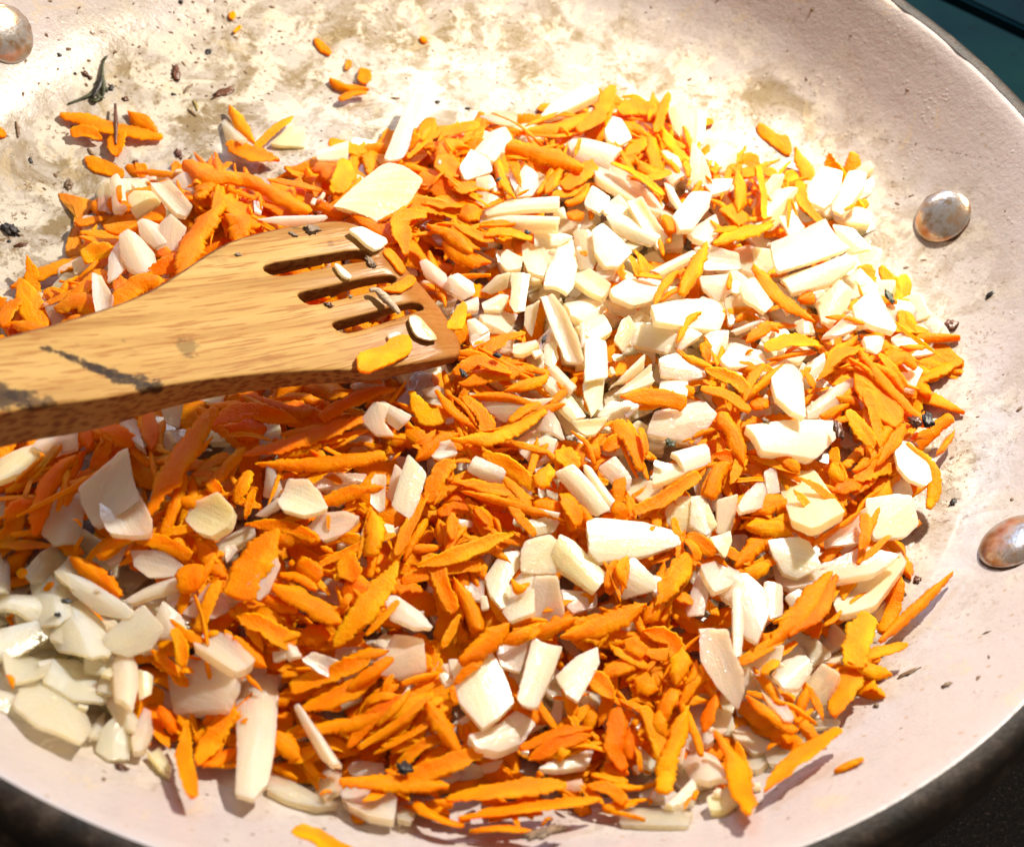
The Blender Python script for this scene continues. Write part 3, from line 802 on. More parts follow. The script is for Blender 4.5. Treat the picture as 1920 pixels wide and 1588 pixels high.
w3 1008,1441 1050,1414 1116,1400 1106,1431 1050,1441 #the front sliver|smooth pointed onion sliver tucked below deep orange shreds at the front
t2 1040,1471 1090,1455 1096,1476 1060,1481
t1 900,1430 945,1422 935,1440 905,1448
p5 564,1236 585,1221 636,1240 641,1282 600,1263 #the white chip on shreds|white four-sided onion chip on orange shreds near the lower left
p4 504,1161 530,1170 566,1226 540,1236 515,1201
p4 312,1263 360,1215 441,1250 441,1281 415,1326 316,1331 #the large pale block|large pale boxy onion piece left of the tall glossy strip
p5 360,1216 385,1180 431,1195 481,1241 440,1263
p6 442,1291 470,1262 521,1257 524,1301 516,1401 505,1462 475,1498 441,1482 445,1401 #the tall glossy strip|tall glossy wet onion strip standing upright at the lower left
p6 549,1321 560,1317 601,1370 641,1426 625,1436 600,1411 570,1361 #the thin curved sliver|thin curved white onion sliver right of the tall glossy strip
t2 504,1441 530,1450 600,1490 641,1506 600,1511 540,1496 500,1476
t3 590,1471 610,1429 651,1430 641,1471 610,1501
p3 634,1481 660,1464 720,1480 746,1501 740,1536 690,1537 650,1516 #the front onion lump|rounded onion lump lying on the pan at the heap's front edge
t2 740,1501 785,1500 781,1521 770,1541 745,1531
p2 650,1441 670,1419 721,1430 721,1451 660,1451
p3 784,1356 800,1345 831,1370 836,1406 810,1391
p5 149,921 225,848 241,840 249,890 266,945 240,961 175,990 155,951 #the pointed shaded piece|tall pointed onion piece in the spatula handle's shade
p6 187,936 225,904 261,925 289,981 285,1001 205,1006 190,976 #the shaded square|squarish glistening onion piece in front of the tall pointed one
y6 347,976 360,945 415,929 441,955 430,986 400,1011 370,1001 #the cream nugget|faceted cream onion nugget on orange shreds below the spatula handle
t2 75,991 115,900 161,930 151,1011 100,1021
w6 519,941 540,899 580,904 601,925 616,951 570,971 530,961 #the round glossy lump|round glossy onion lump below the spatula, the smoothest in the heap
p4 492,931 500,869 516,880 531,921 520,938 505,936
p4 575,990 600,964 650,960 676,970 650,1001 608,1019
p3 560,911 600,889 690,889 681,906 620,912 575,922
p5 474,966 520,930 526,951 495,969
p4 419,1026 440,1020 446,1031 425,1056
p6 462,1101 520,1044 526,1061 505,1111 485,1127 #the glassy strap|glassy onion strap lying across a wide grainy carrot piece
p4 244,1031 310,1034 346,1060 330,1081 280,1086 250,1061 #the frosty wedge|frosty shining onion wedge under a flat carrot shred at the left
p3 199,1056 245,1005 226,1051 205,1059
p4 231,1126 280,1090 331,1079 336,1101 285,1116 245,1131
p5 289,1161 305,1124 341,1150 351,1181 325,1196 290,1191 #the left dice|plump pale onion dice left of centre with a carrot sliver below it
p4 340,1151 395,1094 426,1120 431,1146 400,1161 360,1156
p3 310,1121 375,1104 371,1121 320,1141
t2 44,1071 75,1034 106,1060 85,1091 60,1091
t3 99,1081 130,1039 171,1080 190,1111 175,1125 140,1111
g4 125,1075 165,1085 231,1130 246,1145 235,1156 180,1141 140,1111 #the pale green petal|smooth pale green onion petal in the soft heap at the far left
g3 -8,1116 60,1110 91,1130 80,1166 30,1141 -8,1136
g3 60,1091 120,1079 151,1130 110,1166 80,1161
g4 99,1181 150,1129 191,1160 201,1216 170,1228 110,1201
g5 199,1191 265,1134 301,1180 280,1211 240,1226 205,1216 #the soft fluted piece|soft fluted pale onion piece in the middle of the left-hand onion heap
g3 -8,1176 80,1165 101,1185 40,1221 -8,1241
g2 5,1241 60,1214 101,1230 80,1271 20,1271
g3 79,1241 150,1234 201,1260 196,1311 140,1301 90,1271
g3 160,1216 220,1230 211,1262 165,1252
p6 214,1231 235,1210 261,1240 263,1281 250,1331 218,1300 #the pink oval petal|pinkish oval onion petal standing out in the left-hand onion heap
g5 188,1291 220,1299 256,1341 250,1370 220,1352
y4 256,1251 290,1264 285,1301 262,1312
g5 48,1289 90,1279 161,1330 169,1356 150,1383 80,1351 38,1311 #the broad pale petal|broad pale onion petal, lowest and widest of the left-hand heap
g3 183,1401 195,1364 215,1349 246,1381 240,1416 205,1421 #the bottom left pair|pale two-sided onion piece at the lower tip of the left-hand heap
p4 244,1391 270,1325 283,1329 286,1386 275,1406 250,1406 #the narrow left wedge|narrow pinkish onion wedge just left of the first upright orange shred
y1 274,1411 295,1407 321,1441 321,1456 300,1446
g2 164,1361 195,1339 191,1371 168,1381
g2 -8,1291 60,1309 50,1351 -8,1321
g3 120,1150 160,1175 140,1215 95,1190
g3 -8,1060 15,1050 25,1095 -8,1110
g3 200,1225 225,1240 215,1300 185,1290
y2 -8,851 60,834 76,841 50,881 -8,906 #the yellow left edge petal|dull yellow onion petal at the photo's left edge below the spatula handle
p3 59,836 75,815 146,797 146,836 90,851
t2 -8,1001 22,1095 -8,1112
t2 200,781 250,770 271,841 230,811
t2 298,756 345,750 336,801 310,791
t1 293,811 350,799 356,851 300,841
p3 290,1011 318,979 326,1001 320,1036
t3 657,716 690,712 696,736 665,741 #the shaded left cube|small onion cube in the shade right under the spatula's lower edge
t3 692,716 720,712 723,729 698,736
p2 789,731 820,721 846,735 840,746 800,741
w3 1470,1120 1500,1100 1530,1130 1500,1150
c3 1095,860 1110,835 1125,850 1115,870
w3 1160,760 1185,745 1200,765 1175,785
c3 1195,620 1180,590 1165,600 1150,640 1170,660
y3 1075,600 1130,585 1150,615 1120,635 1090,625
w3 1060,560 1100,555 1140,575 1110,600 1070,590
'''
# carrot shreds drawn along their length: layer+tone, points, w = width in pixels
CARROTS = '''
o1 112,214 165,226 215,243 305,256 w32 #the flat lone shred|flat wide carrot shred with a brown stem across it, alone at upper left
o1 133,252 160,250 190,262 w24
o1 219,292 220,268 226,245 w28
o1 238,206 256,222 292,246 w28
y2 430,195 452,235 478,268 w22 #the left horn|carrot shred forming the left horn of the two-horned scrap above the spatula
y2 550,218 518,245 480,275 w18 #the right horn|thin carrot shred forming the right horn of the two-horned scrap above the spatula
o2 424,268 468,288 524,300 w36 #the horned base|wide carrot shred at the base of the two-horned scrap above the spatula
o1 618,146 645,162 692,166 w20 #the lone curled shred|curled carrot shred alone on the bare pan above the ridged root fan
o1 676,126 684,140 682,156 w24
o1 636,186 660,176 688,172 w15
o4 345,515 360,455 385,410 420,375 w44 #the broad shred by the spatula|broad curved carrot strip leaning against the spatula's upper edge
o3 420,400 450,420 440,455 w40
o3 400,360 450,395 485,425 w44
o2 360,372 320,355 w18
o4 345,300 390,335 440,330 490,350 580,396 w30 #the long upper left shred|long ragged orange carrot shred running right towards the spatula head
o3 360,300 390,330 370,370 w38
o3 5,612 15,585 42,560 w28
o2 20,607 60,616 95,618 w25
o3 110,585 150,545 178,512 w26
o3 100,575 150,568 182,580 w38
o2 120,606 160,592 w22
o4 212,578 240,545 275,528 300,532 w34
y2 160,492 178,475 208,470 w36
o1 190,505 182,545 w30
r2 280,512 330,490 335,468 w30
r2 230,560 225,520 w26
r1 320,482 295,470 w22
r3 592,305 622,322 655,335 w46 #the deep orange lump|deep orange folded carrot lump left of the ridged root fan
y3 650,300 640,345 620,360 w36
r2 600,388 585,378 640,402 w24
r3 680,422 715,432 740,420 w30
r3 660,400 700,425 745,452 w22
o2 735,380 790,388 860,402 w34
r2 820,350 780,335 880,372 w38
o4 800,405 752,412 760,478 w34 #the orange hook|hook-shaped carrot strip bending down beside the spatula's far corner
o3 790,382 850,380 905,388 w30
o4 800,420 850,440 882,472 w28
o3 830,452 870,482 920,492 w30
o3 855,420 890,440 925,452 w24
y4 908,442 940,434 998,446 w24
o3 820,292 860,332 w44
o4 850,352 895,352 w38
o2 900,234 850,246 825,258 w20
o3 880,276 840,270 826,302 w34
o3 860,405 905,395 w34
o5 948,275 1000,285 1095,312 w36 #the wide upper shred|wide rough carrot shred under the white slab near the heap's top
o3 975,246 1050,238 1098,212 w24
o4 1083,246 1120,220 1150,160 w26 #the topmost shred|carrot shred with a spiky tip, topmost of the whole heap
o3 1160,210 1195,200 1236,212 w36
o3 1130,230 1190,235 1215,255 w30
o4 1230,248 1244,205 1254,173 w17 #the narrow upright shred|narrow upright carrot shred sticking out at the heap's top edge
o4 1022,362 1040,332 1050,312 w24
y4 934,300 945,345 966,372 w15
r2 1000,302 1036,326 w18
o2 1170,292 1200,270 1226,240 w28
r2 1155,312 1195,290 w26
y5 1146,305 1195,330 1243,366 w18 #the slim diagonal shred|slim grainy carrot shred lying diagonally over a pink onion strip
y3 1245,240 1262,275 1292,302 w26
y4 1284,300 1291,332 w12
o3 1220,252 1236,335 w24
o4 1200,302 1222,322 1238,310 w28
y3 1334,300 1342,328 w15
o2 1055,352 1090,330 1130,300 w28
o2 1062,382 1090,370 1102,345 w18
r1 1060,402 1095,400 w26
y5 1385,320 1391,360 1384,397 w24 #the yellow upright strip|upright yellow-orange carrot strip in the heap's upper right corner
y5 1421,312 1430,370 1433,411 w12
o4 1395,332 1420,318 1452,332 w28
y3 1470,338 1495,328 w20
o4 1498,340 1506,382 1542,420 w20 #the bent shred by the corner block|bent orange carrot shred just left of the corner onion block
o4 1350,392 1378,400 1386,424 w40
y5 1338,457 1390,438 1450,420 w28 #the plump cigar shred|plump cigar-shaped carrot shred in the heap's upper right
y5 1278,552 1300,510 1326,452 w26 #the leaning shred|pointed carrot shred leaning over a slim slanted onion strip
o5 1412,492 1452,550 1528,602 w28 #the long grainy shred|long grainy carrot shred running down right from the bright planks
r3 1500,562 1535,550 w26
y4 1182,480 1196,522 w12
y3 1200,476 1212,522 w18
y4 1188,516 1242,522 w12
o4 1246,402 1262,434 w24
y6 1270,642 1292,600 1316,584 w13 #the sliver on the broad slab|flat yellow carrot sliver lying on the broad white onion slab
y5 1436,655 1482,640 1536,646 w30 #the ribbed yellow shred|ribbed yellow carrot shred lying level above the tall shield onion
o3 1400,642 1440,612 1462,622 w22
o2 1380,602 1400,588 1442,612 w20
o4 1320,642 1328,682 w18
y4 1280,666 1320,682 1342,692 w18
y4 1320,692 1368,710 1402,736 w24
o4 1375,682 1422,692 w26
o6 1163,742 1220,745 1288,753 w33 #the orange spindle|thick orange carrot spindle lying level on a striped onion slab
o5 1315,725 1368,745 1406,771 w26
o4 1395,752 1412,705 1432,685 w16
o5 1350,772 1372,812 1396,872 w28 #the steep shred right of centre|steep broad carrot shred right of the striped onion slab
o4 1300,820 1322,810 1345,805 w12
r3 1410,762 1440,750 w28
o3 1275,735 1300,725 w26
o5 1546,692 1580,665 1622,655 w22
o6 1612,655 1665,725 1745,802 w20 #the long right diagonal|long thin carrot shred lying diagonally on a wide one at the right
o4 1650,690 1690,670 1720,690 w28
o5 1533,712 1570,676 1602,668 w14
o3 1540,781 1592,756 w16
y6 1590,768 1612,802 1640,842 w29 #the stubby right shred|stubby bright carrot shred right of the dark-ended onion slab
o5 1645,872 1680,822 1708,788 w20
o4 1600,882 1640,852 1682,822 w18
y4 1560,868 1580,902 w26
y5 1700,830 1745,880 1750,920 1742,952 w24 #the curved shred under the oval|curved carrot shred wrapped under the oval white onion chip
o3 1755,852 1775,832 1792,803 w12
o6 1612,1032 1622,1000 1620,962 w20 #the drop shaped shred|drop-shaped carrot shred hanging before the right edge onion block
o5 1525,1022 1570,990 1622,952 w11
y7 1526,988 1530,944 w13 #the sliver on the right slab|short upright carrot sliver stuck to the big cream onion slab
o3 1600,902 1640,880 1672,880 w34
r3 1560,920 1620,905 w28
o2 1640,922 1668,895 w26
o4 1412,962 1450,942 1484,952 w34
y4 1400,985 1450,985 1488,1002 w36 #the grainy clump|wide grainy carrot clump left of the big cream onion slab
o3 1380,1062 1420,1020 1450,1012 w30
y3 1398,1082 1442,1058 w26
o5 1435,1215 1500,1150 1562,1070 w38 #the sharp leaf shred|large leaf-shaped carrot shred with a sharp upper tip, lower right
r5 1480,1190 1530,1150 1568,1075 w28
y3 1580,1125 1600,1070 1622,1040 w26
o3 1650,1200 1720,1138 1787,1070 w20 #the long stray shred|long thin carrot shred lying alone up the pan wall at the lower right
y5 1596,1250 1618,1180 1636,1155 w44
y5 1598,1230 1650,1222 1702,1205 w24
y5 1590,1238 1640,1258 1672,1262 w28 #the flat right corner shred|flat yellow-orange carrot shred at the heap's lower right edge
o4 1564,1342 1584,1290 1622,1240 w42 #the lower right leaf|rough orange carrot piece pointing down the pan's right wall
o5 1432,1482 1490,1430 1576,1366 w35 #the right arm of the V|smooth carrot shred forming the right arm of the big V in front
o6 1342,1368 1380,1430 1402,1522 w40 #the left arm of the V|thick carrot shred forming the left arm of the big V in front
o1 1563,1443 1590,1430 1617,1418 w18 #the stray oval|small oval carrot bit alone on the pan's lower right wall
o5 1400,1302 1440,1332 1494,1368 w30
y5 1428,1262 1462,1238 w18
o3 1512,1290 1500,1332 w16
o4 860,720 930,700 1002,690 w30
o4 870,742 950,745 1020,762 w20
o3 880,692 940,642 986,624 w24
o4 895,650 960,690 1002,702 w15
o5 850,700 900,680 960,700 w26
y5 945,732 1010,716 1028,698 w20
y4 770,732 800,782 862,772 w32
o5 818,730 850,772 892,802 w18 #the slim shred below the tip|slim carrot shred slanting down right below the spatula tip
o4 868,742 910,790 902,832 w26
y6 845,822 920,822 975,800 1022,768 w30 #the swooping shred|bright grainy carrot shred swooping up below the smooth cream fan
o3 760,802 802,832 w28
o4 780,862 820,830 862,812 w26
y5 905,850 960,880 1002,912 w28
o3 840,822 905,852 w26
o4 800,942 822,890 852,868 w30
y6 1012,912 1030,868 w34
y6 1040,845 1062,858 1080,880 w36 #the blunt yellow shred|blunt yellow carrot piece at the head of the long speckled slab
o4 1150,790 1185,830 1202,882 w36 #the broad leaning shred|broad leaning carrot shred in the middle of the heap's right half
o5 1200,802 1212,852 w12
o3 1120,832 1110,862 w30
o3 1165,822 1130,842 w24
o5 1188,962 1250,932 1312,890 w26 #the rising shred|carrot shred rising to the right, below the mirror-bright onion dice
o5 1330,932 1350,882 1372,868 w28
r4 1340,852 1400,862 w24
o4 1150,942 1172,972 w26
r3 1400,872 1430,895 w24
o3 1440,830 1470,870 w20
o4 1000,942 1052,950 w30
o5 1058,925 1072,960 1086,985 w30
o4 850,902 900,912 1002,932 w22
o5 868,920 950,942 1062,976 w16 #the long straight shred|long straight carrot shred in the centre under a thin onion matchstick
r2 820,962 880,952 900,1002 w30
r1 850,920 880,980 w50
r1 900,960 960,1000 w50
o4 930,1022 885,1032 850,1050 w26
y5 780,1062 862,1040 962,1000 w28 #the pointed central shred|pointed bright carrot shred left of centre, aimed at the curved onion ring
o4 752,1092 830,1068 902,1062 w24
o4 800,922 762,1000 742,1042 w22
o5 850,962 848,1012 w20
o4 888,952 925,988 w16
o3 910,1085 880,1030 w26
o4 850,1080 880,1130 900,1180 w28
o4 800,1040 830,1100 850,1150 w30
o6 440,1120 475,1060 520,990 w58 #the wide grainy piece|widest grainy carrot piece in the heap, left of centre
o4 500,1020 560,1002 600,1012 w30
o4 465,982 540,990 592,1012 w22
y5 690,1040 702,1002 698,955 w36 #the stubby upright shred|stubby upright carrot shred below the rhombus onion chip
y6 625,1212 680,1150 748,1052 w42 #the right arm of the check|wide bright carrot strip forming the long arm of a tick mark
o5 500,1092 560,1120 645,1170 w38 #the left arm of the check|smooth carrot strip forming the short arm of a tick mark
r4 480,1112 560,1142 w24
o4 558,1052 602,1082 w30
o4 648,1038 662,1092 w40
o4 595,1062 660,1032 742,1002 w16
o4 442,1152 500,1182 552,1212 w36
o4 440,1192 460,1220 500,1250 w32
r3 560,1190 620,1190 w34
o6 270,975 330,875 402,762 w40 #the shaded diagonal strip|long carrot strip rising diagonally into the spatula's shade
r4 450,852 550,832 682,782 w34
o5 478,868 600,872 722,850 w27 #the level shred below the spatula|long level carrot shred just below the spatula's shade
o4 520,848 602,832 w30
r3 390,792 470,772 562,792 w34
r2 600,762 560,772 450,742 w30
r4 600,782 682,742 742,728 w30
r1 520,760 600,800 w50
r1 420,800 500,800 w50
o5 600,945 650,926 695,915 w26
y5 440,942 455,915 468,882 w28
o4 390,902 412,922 w22
o4 330,932 372,942 402,932 w26
o4 300,1002 330,942 350,872 w22
o5 30,967 120,922 205,872 w11 #the long dim sliver|very thin long carrot sliver in the spatula handle's shade, far left
r4 62,1002 92,902 142,852 w34
y2 10,922 52,900 w13
r3 10,962 62,942 w32
r2 150,792 166,838 w26
r3 180,792 252,832 w28
r2 280,772 282,842 w26
o4 130,1042 190,1082 225,1115 w32
o5 180,1042 230,1012 255,1000 w24
o5 250,1012 300,1016 358,1042 w28 #the flat shred at left|flat smooth carrot shred resting on a frosty onion wedge
o6 355,1058 360,1108 w46 #the round orange tab|round smooth carrot tab left of the widest grainy piece
o4 368,1010 402,1060 425,1085 w30
y6 325,1178 340,1215 345,1250 w22
o3 285,1240 332,1252 w22
r3 300,1322 330,1372 w22
o5 362,1492 345,1430 352,1350 w28 #the first upright shred|smooth upright carrot shred at the heap's lower left, pointing down
o4 370,1432 412,1362 442,1330 w36
r3 380,1352 430,1330 w30
r3 380,1432 442,1402 w30
o4 545,1292 630,1262 705,1228 w34 #the slanted shred at lower left|carrot shred slanting up right below a white onion chip
o4 560,1332 622,1312 705,1270 w34
o3 640,1352 555,1372 w30
o4 590,1362 680,1352 732,1330 w28
o5 650,1292 700,1260 738,1232 w22
r4 652,1402 700,1342 782,1300 w26
o5 690,1392 740,1362 792,1322 w16
o5 672,1402 752,1352 812,1300 w13
o4 700,1412 772,1380 822,1340 w16
o4 740,1442 790,1400 832,1380 w22
o4 520,1370 560,1420 w34
o3 540,1430 600,1400 w24
y4 720,1350 780,1320 830,1310 w30
o5 800,1310 830,1360 860,1410 w34
o6 636,1460 740,1468 842,1472 w34 #the level front shred|level smooth carrot shred above the front onion lump
o5 720,1478 820,1442 905,1410 w34
o6 838,1498 950,1482 1062,1468 w40 #the long front shred|long wide carrot shred lying along the front edge of the heap
o5 860,1532 960,1522 1125,1498 w34 #the lowest long shred|lowest of the long level carrot shreds along the heap's front edge
o3 880,1555 960,1556 1012,1560 w26
r4 990,1425 1060,1390 1108,1378 w28
r4 975,1402 1060,1372 1112,1364 w20
o4 1100,1472 1140,1480 1172,1502 w26
o3 1130,1512 1192,1500 w26
o4 780,1500 810,1530 870,1545 w24
o7 955,1168 905,1210 860,1238 w38 #the shred on the front slab|broad smooth carrot shred lying across the top of the biggest front slab
o5 1050,1192 1130,1172 1212,1130 w36
o4 995,1192 1080,1158 w30
o4 1080,1184 1132,1202 w30
y5 1228,1135 1268,1080 1296,1040 w36
o4 1208,1165 1242,1120 w30
y7 1178,1040 1163,1072 1176,1102 w20 #the strap on the onion|short carrot strap stuck on a white onion chunk
o4 1205,1182 1262,1202 1268,1252 w30
y5 1280,1212 1268,1282 w36
o4 1190,1272 1235,1292 w38
o4 1238,1352 1262,1290 w28
y6 1242,1482 1262,1402 1292,1322 w34 #the tall forked shred|tall carrot shred, right prong of a fork in the lower right
y5 1208,1322 1236,1400 1250,1472 w26
r3 1160,1322 1150,1402 1172,1442 w36
r3 1318,1372 1342,1302 w24
o4 1105,1262 1152,1312 w34
o4 1130,1262 1202,1240 w30
r3 1180,1362 1182,1422 w30
r2 1132,1430 1180,1450 w30
o4 1060,1280 1075,1340 w24
o3 1265,1120 1300,1130 w24
o5 960,1205 1010,1180 w22
o5 1310,1050 1285,1010 w20
o4 1190,1005 1230,985 w20
r3 640,1110 690,1110 w44
o4 1290,1000 1340,1040 w28
o5 1170,1200 1210,1225 w30
o4 1500,880 1450,850 w22
o3 1440,980 1440,1030 w26
'''
# carrot pieces with an outline of their own
CPOLY = '''
o1 155,292 180,291 215,305 235,318 232,335 195,325 165,315 #the small left curl|small ragged carrot piece between the flat lone shred and pale onions
b1 105,358 120,360 155,370 175,375 185,365 183,385 165,392 160,430 152,480 130,482 120,470 128,440 138,430 140,385 115,375 #the T shaped carrot|T-shaped browned carrot piece lying alone at the left
o0 -8,232 18,248 10,257 -8,258
y0 430,22 440,20 444,30 436,38 428,32 #the upper of two tiny bits|upper of two tiny round carrot bits near the photo's top edge
y0 436,58 448,45 455,50 440,63 #the lower of two tiny bits|lower of two tiny carrot bits near the photo's top edge
o0 588,68 600,72 625,95 618,103 600,95 590,82 #the small top sliver|small carrot sliver alone on the pan near the top middle
b0 648,112 660,112 660,125 645,132
o0 785,67 800,67 803,78 790,78 #the top speck|tiny carrot speck on bare pan right of the small top sliver
o1 772,255 778,236 788,245 790,262 780,275 #the leaf bit by the strip|tiny leaf-shaped carrot bit right of the tall white onion strip
o1 1418,235 1425,228 1445,240 1462,252 1478,250 1487,275 1480,295 1450,272 1422,252 #the lone upper right carrot|notched carrot piece alone on the pan, upper right
o3 190,420 200,418 250,422 290,396 306,374 312,395 305,415 270,410 255,430 230,440 200,435
y3 28,575 30,512 55,530 80,555 98,612 60,618
y3 1645,500 1655,492 1680,522 1700,508 1712,530 1705,560 1725,590 1740,618 1715,626 1690,590 1670,560 1655,530 #the yellow Y|Y-shaped yellow carrot strip against the pan wall at the right
o5 1610,620 1660,612 1720,625 1755,645 1775,640 1800,670 1820,675 1852,722 1835,735 1800,715 1745,692 1720,702 1700,672 1640,640 #the rightmost carrot|longest carrot piece climbing the right pan wall, casting a shadow
o5 1600,690 1620,665 1640,680 1700,760 1690,800 1665,800 1605,735 #the wide right piece|wide grainy carrot piece under the long right diagonal shred
b5 1688,762 1720,770 1752,795 1740,801 1700,792 #the burnt tip|carrot end with a blackened tip at the heap's right edge
y1 543,1555 560,1541 590,1540 640,1572 690,1600 610,1600 585,1572 560,1565 #the bottom edge carrot|hooked carrot piece cut by the photo's bottom edge
y6 955,1075 975,1098 1000,1085 985,1108 965,1112 #the yellow crumb on the ring|star-like yellow carrot crumb on the curved onion ring piece
y6 740,312 755,310 765,322 755,332 738,332 #the carrot fleck on the fan|small carrot fleck stuck on the ridged root fan
y5 1448,820 1490,818 1492,826 1475,830 1472,842 1468,830 1450,828 #the fleck on the dark ended slab|flat yellow carrot fleck on the long dark-ended onion slab
'''
# ------------------------------------------------------------------ builders
def parse(txt):
    out = []
    for ln in txt.strip().splitlines():
        body, _, rest = ln.partition('#'); sh, _, lab = rest.partition('|')
        tk = body.split(); w = None; pts = []
        for t in tk[1:]:
            if t[0] == 'w': w = float(t[1:])
            elif t.startswith('#'): break
            else: a, b = t.split(','); pts.append((float(a), float(b)))
        out.append(dict(tone=tk[0][0], layer=int(tk[0][1]), pts=pts, w=w, short=sh.strip(), label=lab.strip()))
    return out
def resample(P, n):
    P = np.array(P, float); Q = np.vstack([P, P[:1]]); L = np.linalg.norm(np.diff(Q, axis=0), axis=1); c = np.concatenate([[0], np.cumsum(L)])
    t = np.linspace(0, c[-1], n, endpoint=False)
    return np.stack([np.interp(t, c, Q[:, k]) for k in range(P.shape[1])], 1)
def local_frame(P3, n):
    c = P3.mean(0); X0 = P3-c
    u, s, vt = np.linalg.svd(X0); x, y, n = frame(n, vt[0]); return c, x, y, n
def solid(name, P3, n, th, rnd, jag=.0, bend=0.0, edge=.45, crisp=.22, rough=.10, dens=.75, chaikin=1, taper=.93):
    """a thick piece with the outline P3 (on a plane of normal n), bevelled, slightly bent and uneven"""
    c, x, y, n = local_frame(P3, n)
    Q = np.stack([(P3-c)@x, (P3-c)@y], 1)
    A = .5*np.sum(Q[:, 0]*np.roll(Q[:, 1], -1)-np.roll(Q[:, 0], -1)*Q[:, 1])
    if A < 0: Q = Q[::-1]
    for _ in range(chaikin):
        o = []
        for i in range(len(Q)):
            a, b = Q[i], Q[(i+1) % len(Q)]; o += [a*(1-crisp)+b*crisp, a*crisp+b*(1-crisp)]
        Q = np.array(o)
    per = np.linalg.norm(np.roll(Q, -1, 0)-Q, axis=1).sum(); m = int(min(120, max(24, per/dens)))
    Q = resample(Q, m)
    T = np.roll(Q, -1, 0)-np.roll(Q, 1, 0); T /= np.linalg.norm(T, axis=1)[:, None]+1e-9; NO = np.stack([T[:, 1], -T[:, 0]], 1)
    ph = rnd.random()*50
    j = np.array([noise.noise(Vector((q[0]/1.1+ph, q[1]/1.1, 0)))+.6*noise.noise(Vector((q[0]/.45+ph, q[1]/.45, 7))) for q in Q])
    Q = Q+NO*(j*jag)[:, None]
    ext = max(np.abs(Q[:, 0]).max(), .5); eyt = max(np.abs(Q[:, 1]).max(), .5); cen = Q.mean(0)
    mr = np.linalg.norm(Q-cen, axis=1).mean(); e = min(edge, th*.4, mr*.35)
    rings = [(0.0, -th), (.55, -th), (taper-.03, -th), (taper, -th+e*.7), (.99, -e*1.6), (1.0, -e*.8), (1-e*.3/mr, -e*.2), (1-e*.9/mr, 0), (1-e*2.2/mr, 0), (.70, 0), (.36, 0), (0.0, 0)]
    # bent across the long axis like a slice of a layer, plus low bumps
    ph2 = rnd.random()*90; k1 = bend/(eyt*eyt); k2 = rnd.uniform(-.25, .25)*bend/(ext*ext); tw = rnd.uniform(-.5, .5)*abs(bend)/(ext*eyt)
    def zz(q, z):
        return z-k1*q[1]**2-k2*q[0]**2+tw*q[0]*q[1]+rough*(noise.noise(Vector((q[0]/2.6+ph2, q[1]/2.6, z*.3)))+.5*noise.noise(Vector((q[0]/.9+ph2, q[1]/.9, z))))
    vs, fs = [], []; ids = []
    rings = [r for i, r in enumerate(rings) if i < 7 or i > 8 or r[0] > .72]
    for s, z in rings:
        if s == 0: ids.append([len(vs)]); vs.append((cen[0], cen[1], zz(cen, z)))
        else:
            b = len(vs); ids.append(list(range(b, b+m)))
            for q in Q:
                r = cen+(q-cen)*s; vs.append((r[0], r[1], zz(r, z)))
    for a, b in zip(ids, ids[1:]):
        for i in range(m):
            i2 = (i+1) % m
            if len(a) == 1: fs.append((a[0], b[i2], b[i]))
            elif len(b) == 1: fs.append((a[i], a[i2], b[0]))
            else: fs.append((a[i], a[i2], b[i2], b[i]))
    return vs, fs, (c, x, y, n)
def put(name, built, mat):
    vs, fs, (c, x, y, n) = built
    o = link(name, mesh(name, vs, fs), mat); place(o, c, x, y, n); return o
def catmull(P, n):
    P = [np.array(p, float) for p in P]
    if len(P) == 2: P = [P[0], (P[0]+P[1])/2, P[1]]
    P = [2*P[0]-P[1]]+P+[2*P[-1]-P[-2]]
    L = [np.linalg.norm(P[i+1]-P[i]) for i in range(1, len(P)-2)]; c = np.concatenate([[0], np.cumsum(L)]); out = []
    for t in np.linspace(0, c[-1], n):
        k = min(int(np.searchsorted(c, t, 'right'))-1, len(L)-1); u = (t-c[k])/L[k]; a, b, d, e = P[k:k+4]
        out.append(.5*((2*b)+(-a+d)*u+(2*a-5*b+4*d-e)*u*u+(-a+3*b-3*d+e)*u**3))
    return np.array(out)
